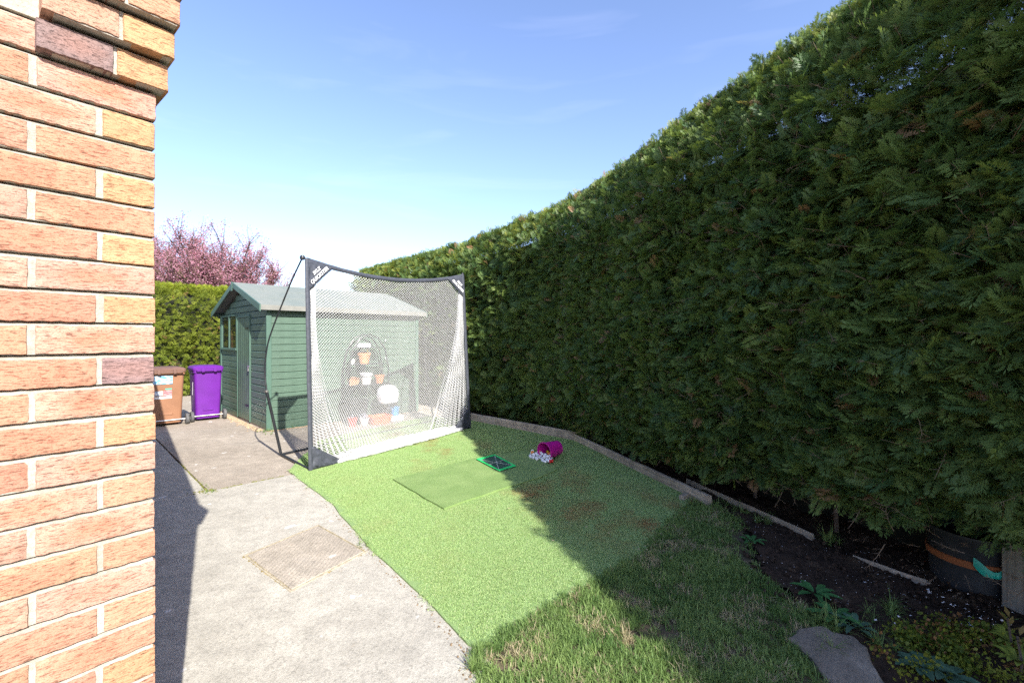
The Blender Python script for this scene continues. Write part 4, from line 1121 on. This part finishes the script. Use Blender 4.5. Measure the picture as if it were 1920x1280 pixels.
bm = bmesh.new(); add_box(bm, -.13, .13, -.05, .05, 0, .075); o = link('white_box', mesh_of(bm), M_WHITE, None, qpos(-.07, 0, SHZ[2]+.006), PI/4); tag(o, 'small white box on the top shelf of the plant stand', 'box')
t = pot('plant_pot', 'small white pot left of the large terracotta one', -.30, -.02, SHZ[1]+.005, .055, .10, M_WHITE, 'pots on the plant stand'); flowers(t, .05, .09, M_LF, 8, 'leaves')
for i, (x, lb) in enumerate(((-.38, 'small terracotta pot at the left end of the stand shelf'), (-.29, 'small terracotta pot in the middle of the small row'), (-.20, 'small terracotta pot touching the white striped pot'))):
    t = pot('plant_pot', lb, x+.02, -.06+.05*i, SHZ[0]+.005, .055, .13+.02*(i == 1), M_POT2, 'pots on the plant stand')
t = pot('plant_pot', 'white pot with dark bands on the lower shelf of the stand', -.02, -.03, SHZ[0]+.005, .12, .22, M_WHITE, 'pots on the plant stand')
for zz in (.145, ):
    bm = bmesh.new(); R_ = .12*.66+(.12*.92-.12*.66)*(zz/(.22*.78)); add_loft(bm, [circ(R_+.001, zz), circ(R_+.003, zz+.005), circ(R_+.002, zz+.016)], (False, False)); link('band', mesh_of(bm), M_BLACKP, t)
t = pot('plant_pot', 'terracotta pot at the right end of the lower shelf', .26, -.03, SHZ[0]+.005, .10, .17, M_POT, 'pots on the plant stand')
# white sack on a black tub
bm = bmesh.new(); rr = []
for z, f in ((0, .86), (.05, 1.0), (.16, 1.02), (.26, .94), (.32, .70), (.345, .35)):
    rr.append([(x*f*(1+.09*noise.noise(Vector((x*9, y*9, z*9)))), y*f*(1+.12*noise.noise(Vector((x*8, y*8, z*7+3)))), z) for x, y, _ in rring(.20, .12, 0, .07, seg=4)])
add_loft(bm, rr); o = link('white_sack', mesh_of(bm, smooth=True), M_WHITE, None, qpos(.34, -.22, .335), PI/4); tag(o, 'plump white plastic sack slumped on a dark tub', 'sack')
def tub(name, label, cat, x, y, r, h, mat, z=0):
    bm = bmesh.new(); add_loft(bm, [circ(r*.8, 0), circ(r*.97, h*.93), circ(r*1.04, h*.93), circ(r*1.04, h), circ(r*.95, h), circ(r*.80, h*.25)]); o = link(name, mesh_of(bm, smooth=True), mat, None, qpos(x, y, z)); return tag(o, label, cat)
M_BLK = simple('black_plastic', (.034, .038, .042), .5, .3, 10); M_BLU = simple('blue_plastic', (.05, .28, .62), .4); M_ORG = simple('orange_plastic', (.75, .17, .06), .45)
tub('dark_tub', 'dark round tub under the white sack', 'tub', .34, -.20, .20, .33, M_BLK); tub('dark_tub', 'wide dark tub filling the bottom of the plant stand', 'tub', -.24, .0, .26, .42, M_BLK)
tub('blue_pail', 'small blue pail in front of the sack tub', 'pail', .36, -.45, .085, .16, M_BLU, .11)
box_obj('white_packet', (-.13, .13, -.08, .08, 0, .11), M_WHITE, None, .012, None, qpos(.38, -.45, 0)); o = bpy.context.scene.objects['white_packet']; o.rotation_euler.z = PI/4; tag(o, 'white packet lying under the small blue pail', 'packet')
bm = bmesh.new(); add_loft(bm, [rring(.17, .11, 0, .03), rring(.20, .14, .13, .03), rring(.215, .155, .13, .03), rring(.215, .155, .15, .03), rring(.19, .13, .15, .03), rring(.17, .11, .05, .03)]); o = link('orange_tray', mesh_of(bm, smooth=True), M_ORG, None, qpos(.02, -.46, 0), PI/4); tag(o, 'orange red plastic tray on the ground before the plant stand', 'tray')
t = pot('plant_pot', 'pot of pale lilac flowers on the ground left of the orange tray', -.26, -.42, 0, .09, .13, M_WHITE, 'pots on the plant stand'); flowers(t, .11, .13, M_WHF, 24)
t = pot('plant_pot', 'red pot at the far left on the ground beside the net', -.46, -.36, 0, .09, .15, simple('red_plastic', (.62, .06, .05), .5), 'pots on the plant stand'); flowers(t, .08, .14, M_WHF, 12)

# ================================================================== THINGS ON THE TURF
hm = [G(893, 867), G(927, 858), G(968, 880), G(936, 890)]; hc = sum(hm, Vector())/4
hz = TZ+.021
hit = thing('hitting_mat', 'small rectangular hitting mat with a bright green border', 'hitting mat', (hc.x, hc.y, hz))
H4 = [p-hc for p in hm]
bm = bmesh.new(); add_loft(bm, [[(p.x, p.y, 0) for p in H4], [(p.x, p.y, .008) for p in H4]]); link('base', mesh_of(bm), simple('dark_velour', (.03, .085, .055), .9, .3, 60), hit)
o_, i_ = H4, inset(H4, .055); bm = bmesh.new()
add_loft(bm, [[Vector((p.x, p.y, .0085)) for p in o_], [Vector((p.x, p.y, .0125)) for p in o_], [Vector((p.x, p.y, .0125)) for p in i_], [Vector((p.x, p.y, .0085)) for p in i_]], (False, False))
link('border', mesh_of(bm), simple('vivid_green', (.03, .72, .17), .5), hit)
bm = bmesh.new()
def strip(a, b, w, z=.0105):
    d_ = (b-a).normalized(); s_ = Vector((-d_.y, d_.x, 0))*w; add_loft(bm, [[a-s_+Vector((0, 0, .0083)), a+s_+Vector((0, 0, .0083)), a+s_+Vector((0, 0, z)), a-s_+Vector((0, 0, z))], [b-s_+Vector((0, 0, .0083)), b+s_+Vector((0, 0, .0083)), b+s_+Vector((0, 0, z)), b-s_+Vector((0, 0, z))]])
ii = inset(H4, .05)
strip((ii[0]+ii[3])/2, (ii[1]+ii[2])/2, .004, .0100); strip(ii[0], ii[2], .0035, .0104); strip(ii[1], ii[3], .0035, .0108)
link('aim_lines', mesh_of(bm), simple('pale_print', (.45, .5, .42), .7), hit)
# toppled magenta bucket
BK = G(1034, 861); dirn = (G(1006, 862)-G(1046, 852)).normalized()
bk = thing('toppled_bucket', 'magenta plastic bucket lying on its side on the shaded turf', 'bucket', (BK.x, BK.y, TZ+.115))
bk.rotation_euler = (Vector((dirn.x, dirn.y, -.05)).to_track_quat('Z', 'Y')).to_euler()
M_MAG = simple('magenta_plastic', (.48, .012, .26), .4, .1, 8)
bm = bmesh.new(); add_loft(bm, [circ(.085, -.13, 24), circ(.092, -.125, 24), circ(.118, .12, 24), circ(.126, .12, 24), circ(.127, .14, 24), circ(.117, .14, 24), circ(.088, -.11, 24)])
link('bucket_wall', mesh_of(bm, smooth=True), M_MAG, bk)
tube_obj('handle', [(.12*math.cos(a), .12*math.sin(a)*.98, .128+.012) for a in [PI*k/12 for k in range(13)]], .004, M_MAG, bk, 6)
bmb = bmesh.new(); bmesh.ops.create_icosphere(bmb, subdivisions=3, radius=.0214)
for v in bmb.verts:                                     # dimples
    v.co *= 1-.012*max(0, math.sin(v.co.x*560)*math.sin(v.co.y*560)*math.sin(v.co.z*560))
ball_me = mesh_of(bmb, 'golf_ball', True)
bcol = {'white': simple('ball_white', (.78, .80, .82), .35, .03), 'yellow': simple('ball_yellow', (.80, .55, .03), .35, .05), 'orange': simple('ball_orange', (.80, .25, .04), .35, .05), 'red': simple('ball_red', (.62, .02, .02), .35, .05)}
bmes = {}
for k_, m_ in bcol.items(): bmes[k_] = ball_me.copy(); bmes[k_].materials.append(m_)
placed = []
def ball(u, v, lay, c, label):
    p = G(u, v)
    z = TZ+.0214+.012+lay
    o = link('golf_ball', bmes[c], None, None, (p.x, p.y, z)); o.rotation_euler = [random.uniform(0, 6) for _ in range(3)]
    tag(o, label, 'golf ball', 'golf balls spilled from the bucket'); return o
WL = 'white golf ball in the pile spilled before the magenta bucket'
cand = []
random.seed(8)
c0 = G(1012, 865)
tries = 0
while len(cand) < 34 and tries < 4000:
    tries += 1
    u_ = random.uniform(988, 1038); v_ = random.uniform(855, 874)
    if not inside(u_, v_, [(991, 861), (1000, 866), (1012, 869), (1022, 873), (1034, 872), (1033, 864), (1024, 861), (1012, 858), (997, 856)]): continue
    p = G(u_, v_)
    if any((p-q).length < .0425 for q, _, _ in cand): continue
    
    cand.append((p, u_, v_))
for p, u_, v_ in cand: ball(u_, v_, 0, 'white', WL)
k_ = 0
for i in range(len(cand)):                               # upper layer resting in the hollows
    for j in range(i+1, len(cand)):
        if k_ < 13 and .0425 < (cand[i][0]-cand[j][0]).length < .058:
            m_ = (cand[i][0]+cand[j][0])/2
            if all((m_-q).length > .043 for q in placed): placed.append(m_); Y_ = m_.y; ball(960+m_.x/Y_*FPX, HOR+FPX*CAMH/Y_, .034, 'white', 'white golf ball resting on top of the spilled pile'); k_ += 1
for u_, v_, c, lb in ((1014, 856, 'yellow', 'yellow golf ball at the rim of the magenta bucket'), (1011, 860, 'orange', 'orange golf ball just under the bucket rim'), (1027, 861, 'yellow', 'yellow golf ball at the right of the spilled pile, behind the orange one'), (1030, 865, 'orange', 'orange golf ball right of the white pile'),
                      (998, 862, 'orange', 'orange golf ball at the left end of the white pile'), (1035, 871, 'red', 'red golf ball at the right front of the spilled pile'), (1031, 872, 'red', 'second red golf ball touching the red one at the front')):
    ball(u_, v_, .052 if c != 'red' else 0, c, lb)
# light litter on the turf
bm = bmesh.new()
for i in range(70):
    p = G(random.uniform(1005, 1075), random.uniform(868, 895)) if i < 30 else G(random.uniform(940, 1260), random.uniform(830, 1040)); a = random.uniform(0, PI); dd = Vector((math.cos(a), math.sin(a), 0))*random.uniform(.006, .02); ss = Vector((-math.sin(a), math.cos(a), 0))*.003
    q = Vector((p.x, p.y, TZ+.021)); bm.faces.new([bm.verts.new(v) for v in (q-dd, q-ss+Vector((0, 0, .004)), q+dd, q+ss)])
o = kind(link('leaf_litter', mesh_of(bm), simple('dry_litter', (.40, .33, .22), .9, .3, 30)), 'stuff'); tag(o, 'dry bits of litter scattered on the shaded turf', 'litter')

# ================================================================== TIMBER EDGING
def plankbar(name, label, a, b, h, t, lean=0, z0=0, rise=0):
    a = Vector(a); b = Vector(b); d_ = b-a; Ln = d_.length; o = bpy.data.objects.new(name, None)
    bm = bmesh.new(); n = 24; rings = []
    for i in range(n+1):
        f = i/n; x = Ln*f; w = .006*noise.noise(Vector((x*3, 0, 7))); e = .006*noise.noise(Vector((x*5, 9, 7)))
        zz = z0+rise*f
        rings.append([(x, -t/2+w, zz-.05), (x, t/2+w, zz-.05), (x, t/2+w+lean, zz+h-.006+e), (x, t/2-.006+w+lean, zz+h+e), (x, -t/2+.006+w+lean, zz+h+e), (x, -t/2+w+lean, zz+h-.006+e)])
    add_loft(bm, rings); o = link(name, mesh_of(bm), M_TIMBER, None, a, math.atan2(d_.y, d_.x)); return tag(o, label, 'timber edging', 'timber edging boards along the hedge bed')
plankbar('timber_board', 'far timber edging board running from the net towards the bend', G(884, 789), G(1084, 828), .15, .045, 0)
plankbar('timber_board', 'long timber edging board along the shaded turf from the bend', G(1078, 826), G(1334, 951), .115, .045, -.02)
plankbar('timber_board', 'short cross timber stub at the turf corner', G(1278, 940), G(1304, 925), .06, .05)
plankbar('timber_board', 'thin timber board behind the long one, half buried in soil', G(1288, 906), G(1525, 1013), .055, .022)
plankbar('timber_board', 'thin buried timber board leading up to the black pot', G(1600, 1050), G(1745, 1103), .038, .020, 0, .0, .01)

# ================================================================== POT, POST AND PLANTS BY THE HEDGE
pc = G(1826, 1092); pc.z = 0
POTR = .235
bp_ = thing('black_tub', 'big black plastic planter with a rust band and turquoise strap under the hedge', 'planter', (pc.x, pc.y, .0))
bm = bmesh.new(); add_loft(bm, [circ(POTR*.88, -.03, 36), circ(POTR*.93, .06, 36), circ(POTR*1.0, .32, 36), circ(POTR*1.03, .33, 36), circ(POTR*1.03, .36, 36), circ(POTR*.97, .36, 36), circ(POTR*.93, .22, 36)], (True, False)); link('tub_wall', mesh_of(bm, smooth=True), M_BLK, bp_)
bm = bmesh.new(); add_loft(bm, [circ(POTR*.975, .165, 36), circ(POTR*1.0, .168, 36), circ(POTR*1.012, .208, 36), circ(POTR*.985, .211, 36)], (False, False)); link('band', mesh_of(bm, smooth=True), simple('rust_band', (.30, .10, .035), .7, .25, 8), bp_)
bm = bmesh.new(); V = []
for i in range(13):
    for j in range(2):
        pass
ringsx = []
for i in range(13):
    a = math.radians(-136+ i*3.4); f = i/12; dz = -.055*math.sin(PI*f); rr_ = POTR*1.03+.008+.015*math.sin(PI*f); z = .225+dz
    wv = .026+.008*math.sin(f*9)
    ringsx.append([(rr_*math.cos(a), rr_*math.sin(a), z-wv), (rr_*1.02*math.cos(a), rr_*1.02*math.sin(a), z), ((rr_-.004)*math.cos(a), (rr_-.004)*math.sin(a), z+wv), ((rr_-.008)*math.cos(a), (rr_-.008)*math.sin(a), z)])
add_loft(bm, ringsx); link('strap', mesh_of(bm, smooth=True), simple('turquoise_strap', (.02, .42, .32), .45), bp_)
bm = bmesh.new(); cpt = [bm.verts.new((x, y, .255+.02*noise.noise(Vector((x*20, y*20, 0))))) for x, y, _ in circ(POTR*.94, 0, 30)]; cn_ = bm.verts.new((0, 0, .275))
for i in range(30): bm.faces.new((cn_, cpt[i], cpt[(i+1) % 30]))
link('compost', mesh_of(bm), M_SOIL, bp_)
tube_obj('stem', [(.02, .0, .24), (.03, .02, .6), (.0, .03, 1.0)], .012, M_BARK, bp_, 8)
# post
pq = G(1908, 1150); post = thing('fence_post', 'weathered grey wooden post at the right edge under the hedge', 'post', (pq.x+.085, pq.y+.05, 0), .35)
box_obj('post_shaft', (-.08, .09, -.06, .06, -.05, .92), M_POSTW, post, .006)
box_obj('metal_shoe', (-.10, .085, -.075, -.062, -.03, .055), simple('oxide_plate', (.10, .06, .065), .6), post, .003)
# broken paving piece
sc_ = sum(stoneP, Vector())/len(stoneP); bm = bmesh.new(); pts = []
for i in range(len(stoneP)):
    a, b = stoneP[i]-sc_, stoneP[(i+1) % len(stoneP)]-sc_
    for q in range(5): p = a.lerp(b, q/5); pts.append(p*(1+.05*noise.noise(p*30+Vector((4, 4, 4)))))
r0 = [(p.x, p.y, -.03) for p in pts]; r1 = [(p.x, p.y, .022+.006*noise.noise(p*20)) for p in pts]; r2 = [(p.x*.94, p.y*.94, .034+.008*noise.noise(p*9)) for p in pts]
add_loft(bm, [r0, r1, r2, [(p.x*.5, p.y*.5, .036+.006*noise.noise(p*5)) for p in pts]]); o = link('paving_piece', mesh_of(bm), M_STONE, None, (sc_.x, sc_.y, 0)); tag(o, 'broken grey slab of stone sunk in the lawn by the flower bed', 'stone')
# leafy plants
def leafy(name, label, u_, v_, n, ln, wd, mat, rise=.5, z=.03, cat='plant', spread=.03):
    c = G(u_, v_); t = thing(name, label, cat, (c.x, c.y, z)); me = {}
    for i in range(n):
        a = 2*PI*i/n+random.uniform(-.3, .3); l_ = ln*random.uniform(.6, 1.15); r_ = rise*random.uniform(.5, 1.4); bm = bmesh.new(); pr = None; k = 6
        o0 = Vector((math.cos(a), math.sin(a), 0))*spread*random.random(); dd = Vector((math.cos(a), math.sin(a), 0)); ss = Vector((-math.sin(a), math.cos(a), 0))
        for q in range(k+1):
            f = q/k; p = o0+dd*l_*f+Vector((0, 0, l_*r_*(f-.75*f*f))); w_ = wd*math.sin(PI*min(1, f*.9+.07))**.8*(1+.25*(q % 2)); cur = [bm.verts.new(p-ss*w_+Vector((0, 0, w_*.3))), bm.verts.new(p), bm.verts.new(p+ss*w_+Vector((0, 0, w_*.3)))]
            if pr: bm.faces.new((pr[0], pr[1], cur[1], cur[0])); bm.faces.new((pr[1], pr[2], cur[2], cur[1]))
            pr = cur
        link('leaf', mesh_of(bm, smooth=True), mat, t)
    return t
M_WEED = simple('weed_leaf', (.05, .15, .045), .45, .25, 12); M_WEEDB = simple('dusty_leaf', (.06, .12, .075), .5, .25, 12); M_YG = simple('yellow_leaf', (.18, .22, .035), .5, .25, 12); M_YR = simple('bronze_tip', (.22, .15, .04), .5, .3, 12)
leafy('dandelion', 'jagged dandelion rosette at the lawn edge, nearest the dark soil', 1528, 1120, 9, .12, .018, M_WEED)
leafy('dandelion', 'jagged dandelion rosette just above the broken stone', 1565, 1165, 10, .13, .018, M_WEED)
leafy('dandelion', 'small weed rosette right of the broken stone', 1605, 1185, 8, .12, .014, M_WEEDB, .7)
leafy('dock_weed', 'broad dusty leaved weed among the yellow ground cover', 1725, 1262, 15, .10, .020, M_WEEDB, .6)
leafy('dock_weed', 'broad dark leaved weed at the bottom edge in front of the yellow cover', 1775, 1278, 15, .10, .019, M_WEEDB, .6)
leafy('dock_weed', 'small leafy weed alone on the dark soil', 1410, 1022, 7, .09, .014, M_WEED, .8)
leafy('fern', 'small yellow green fern by the post', 1850, 1205, 12, .12, .010, M_YG, .9)
for (u_, v_, lb) in ((1893, 1236, 'yellow green leafy shoot at the right edge below the post'), (1912, 1275, 'taller yellow shoot with bronze tips at the lower right corner')):
    t = leafy('yellow_shrub', lb, u_, v_, 13, .085, .012, M_YG, 1.2, .08); 
    tube_obj('stem', [(0, 0, -.12), (.01, 0, .0), (0, .01, .12)], .005, M_BARK, t, 5)
    for i in range(8):
        a = random.uniform(0, 6.28); bm = bmesh.new(); d_ = Vector((math.cos(a), math.sin(a), .7)).normalized()*.06; s_ = Vector((-math.sin(a), math.cos(a), 0))*.010; p = Vector((0, 0, .06+.01*i))
        bm.faces.new([bm.verts.new(v) for v in (p, p+d_*.5+s_, p+d_, p+d_*.5-s_)]); link('leaf', mesh_of(bm), M_YR if i % 2 else M_YG, t)
sed = [clump_template(leafmat('sedum_leaf', (.09, .15, .025), (.29, .30, .04), dead=(.26, .13, .05), trans=.3), 22, .022, .018, 90+k) for k in range(4)]
random.seed(3)
sedP = [(p.x, p.y) for p in (G(1645, 1215), G(1700, 1180), G(1790, 1178), G(1870, 1205), G(1925, 1225), G(1925, 1290), G(1700, 1290), G(1655, 1270))]
gcv = lawn_scatter('ground_cover', sedP, 1500, lambda x, y: min(1, max(0, .45+2.2*noise.noise(Vector((x*7, y*7, 2))))), sed, .6, 1.3, .045); tag(gcv, 'yellow green creeping ground cover in the lower right corner', 'ground cover')
tall = [tuft_template(22, .09, .20, .0022, M_GRASS, .02) for _ in range(3)]
def tufts(name, label, spots, s=.8):
    n = len(spots); P_ = np.array([[*(G(u_, v_)[:2]), .005] for u_, v_ in spots])
    o = kind(scatter(name, tall, P_, np.stack([np.zeros(n), np.zeros(n), rng.uniform(0, 6, n)], 1), rng.uniform(s*.6, s*1.2, n), rng.uniform(.3, .9, n)), 'stuff'); return tag(o, label, 'grass')
tufts('grass_tuft', 'bright green grass tuft growing between the thin boards', [(1548, 1020), (1556, 1024), (1563, 1018), (1572, 1022), (1560, 1014)], .9)
tufts('grass_tuft', 'long grass straggling beside the broken stone', [(random.uniform(1530, 1680), random.uniform(1140, 1230)) for _ in range(26)], .7)
tufts('grass_tuft', 'green tuft at the corner where path meets turf at the bottom', [(random.uniform(884, 905), random.uniform(1222, 1262)) for _ in range(9)], .5)
tufts('grass_tuft', 'small weeds growing in the slab joint', [(J.x*0+x, y) for x, y in [(random.uniform(376, 400), random.uniform(908, 928)) for _ in range(8)]], .28)
tufts('grass_tuft', 'small weeds at the foot of the shed corner', [(random.uniform(478, 512), random.uniform(806, 815)) for _ in range(14)], .4)
tufts('grass_tuft', 'small weeds along the foot of the shed side', [(u_, 806-(u_-515)*.13) for u_ in (522, 530, 548, 556)], .35)
tufts('grass_tuft', 'tuft of weeds between the inspection cover and the turf edge', [(random.uniform(665, 692), random.uniform(1018, 1030)) for _ in range(8)], .25)
tufts('grass_tuft', 'sparse grass along the timber in the shade', [(1300+t_*150+random.gauss(0, 8), 935+t_*52+random.gauss(0, 6)) for t_ in [random.random() for _ in range(40)]], .55)
# white petals and small stones on the soil: things too many to count
bm = bmesh.new(); random.seed(77)
for i in range(300):
    if i < 34: u_, v_ = random.choice([(1785, 1130), (1790, 1148), (1675, 1170), (1648, 1110), (1905, 1172), (1870, 1215), (1810, 1180), (1745, 1132)]); u_ += random.gauss(0, 22); v_ += random.gauss(0, 9); r_ = random.uniform(.006, .013)
    else: u_ = random.uniform(1400, 1880); v_ = 985+(u_-1400)*.33+random.uniform(-20, 110)*(1 if u_ < 1600 else .7); r_ = random.uniform(.0015, .004)
    p = G(u_, v_); p.z = .05+.012*random.random(); a = random.uniform(0, 6); 
    vs = [bm.verts.new(p+Vector((math.cos(a+k*2*PI/5)*r_*random.uniform(.7, 1.2), math.sin(a+k*2*PI/5)*r_*.6, random.uniform(-.2, .5)*r_))) for k in range(5)]; tp = bm.verts.new(p+Vector((0, 0, r_*.6)))
    for k in range(5): bm.faces.new((vs[k], vs[(k+1) % 5], tp))
o = kind(link('fallen_petals', mesh_of(bm), simple('white_petal', (.70, .70, .72), .7)), 'stuff'); tag(o, 'white petals and pale crumbs scattered over the dark soil', 'petals')
# dead leaves and twigs under the hedge
bm = bmesh.new()
for i in range(900):
    f = random.random(); u_ = 900+f*900; v_ = 778+f*f*260+f*60+random.uniform(-8, 45)*(.3+f); p = G(u_, min(1200, v_)); 
    if p.x*.954+p.y*.3 < 3.0 and p.y < 7: continue
    p.z = .05+.02*random.random(); a = random.uniform(0, PI); dd = Vector((math.cos(a), math.sin(a), random.uniform(-.2, .3)))*random.uniform(.01, .035); ss = Vector((-math.sin(a), math.cos(a), .3))*random.uniform(.002, .006)
    bm.faces.new([bm.verts.new(v) for v in (p-dd, p-ss, p+dd, p+ss)])
o = kind(link('dead_leaves', mesh_of(bm), simple('dead_leaf', (.20, .14, .09), .9, .4, 30)), 'stuff'); tag(o, 'brown dead hedge clippings lying on the soil under the hedge', 'litter')
# clods of soil
bm = bmesh.new()
for i in range(420):
    u_ = random.uniform(1390, 1880); v_ = 985+(u_-1400)*.33+random.uniform(-25, 120)*(1 if u_ < 1620 else .6); p = G(u_, v_); p.z = .02; r_ = random.uniform(.006, .022)
    M_ = Matrix.Translation(p) @ Euler((random.random()*6, random.random()*6, 0)).to_matrix().to_4x4() @ Matrix.Diagonal((r_, r_*.8, r_*.6, 1)); bmesh.ops.create_icosphere(bm, subdivisions=1, radius=1, matrix=M_)
for v in bm.verts: v.co += Vector((random.gauss(0, .0015), random.gauss(0, .0015), random.gauss(0, .0015)))
o = kind(link('soil_clods', mesh_of(bm), M_SOIL), 'stuff'); tag(o, 'loose dark clods of dug soil', 'soil')

# moss and grit in the paving joints and along the foot of the shed
random.seed(61)
def crumbs(name, label, spots, mat, r0, r1, flat=.5, cat='moss'):
    bm = bmesh.new()
    for p in spots:
        r_ = random.uniform(r0, r1); M_ = Matrix.Translation(p) @ Matrix.Rotation(random.random()*6, 4, 'Z') @ Matrix.Diagonal((r_*random.uniform(.8, 1.8), r_, r_*flat, 1)); bmesh.ops.create_icosphere(bm, subdivisions=1, radius=1, matrix=M_)
    for v in bm.verts: v.co += Vector((random.gauss(0, .001), random.gauss(0, .001), random.gauss(0, .001)))
    o = kind(link(name, mesh_of(bm), mat), 'stuff'); return tag(o, label, cat)
M_MOSS = simple('moss', (.17, .17, .035), .95, .5, 30, .6, 120); M_GRIT = simple('tan_grit', (.42, .31, .20), .95, .4, 25, .5, 90)
sp = []
for i in range(260):
    f = random.random(); 
    if noise.noise(Vector((f*7, 1, 1))) > -.12: sp.append(J+SV*f*1.02+GV*random.gauss(0, .010)+Vector((0, 0, .001)))
for i in range(120): sp.append(J+GV*random.random()**1.6*1.6+SV*random.gauss(0, .008)+Vector((0, 0, -.006)))
for i in range(60): sp.append(J+Vector((random.gauss(0, .05), random.gauss(0, .04), .002)))
crumbs('joint_moss', 'yellow green moss growing in the joints between the path slabs', sp, M_MOSS, .004, .011)
sp = []
for i in range(4):
    a, b = cv[i], cv[(i+1) % 4]
    for k in range(70):
        f = random.random()
        if noise.noise(Vector((f*5+i*9, 3, 1))) > (-.25, .0, .12, -.3)[i]: sp.append(a.lerp(b, f)+Vector((random.gauss(0, .005), random.gauss(0, .005), .005)))
crumbs('cover_moss', 'brown green moss around the rim of the inspection cover', sp, simple('brown_moss', (.22, .17, .06), .95, .5, 30, .6, 120), .003, .008)
sp = [A + GV*random.uniform(.1, 2.9) - SV*(.02+abs(random.gauss(0, .07))) + Vector((0, 0, .002)) for i in range(520)]
sp += [A + SV*random.uniform(0, 3.0) - GV*(.01+abs(random.gauss(0, .03))) + Vector((0, 0, .002)) for i in range(260)]
crumbs('shed_foot_grit', 'tan grit and crumbs along the foot of the shed', sp, M_GRIT, .006, .020, .5, 'grit')
sp = []
for i in range(160):
    f = random.random(); q = int(f*(len(edge)-1)); g_ = f*(len(edge)-1)-q; sp.append(edge[q].lerp(edge[q+1], g_)+Vector((-abs(random.gauss(0, .03)), -abs(random.gauss(0, .02)), .006)))
crumbs('edge_grit', 'brown crumbs of soil along the edge of the artificial turf', sp, simple('soil_crumb', (.20, .14, .08), .95, .4, 30), .002, .006, .5, 'grit')
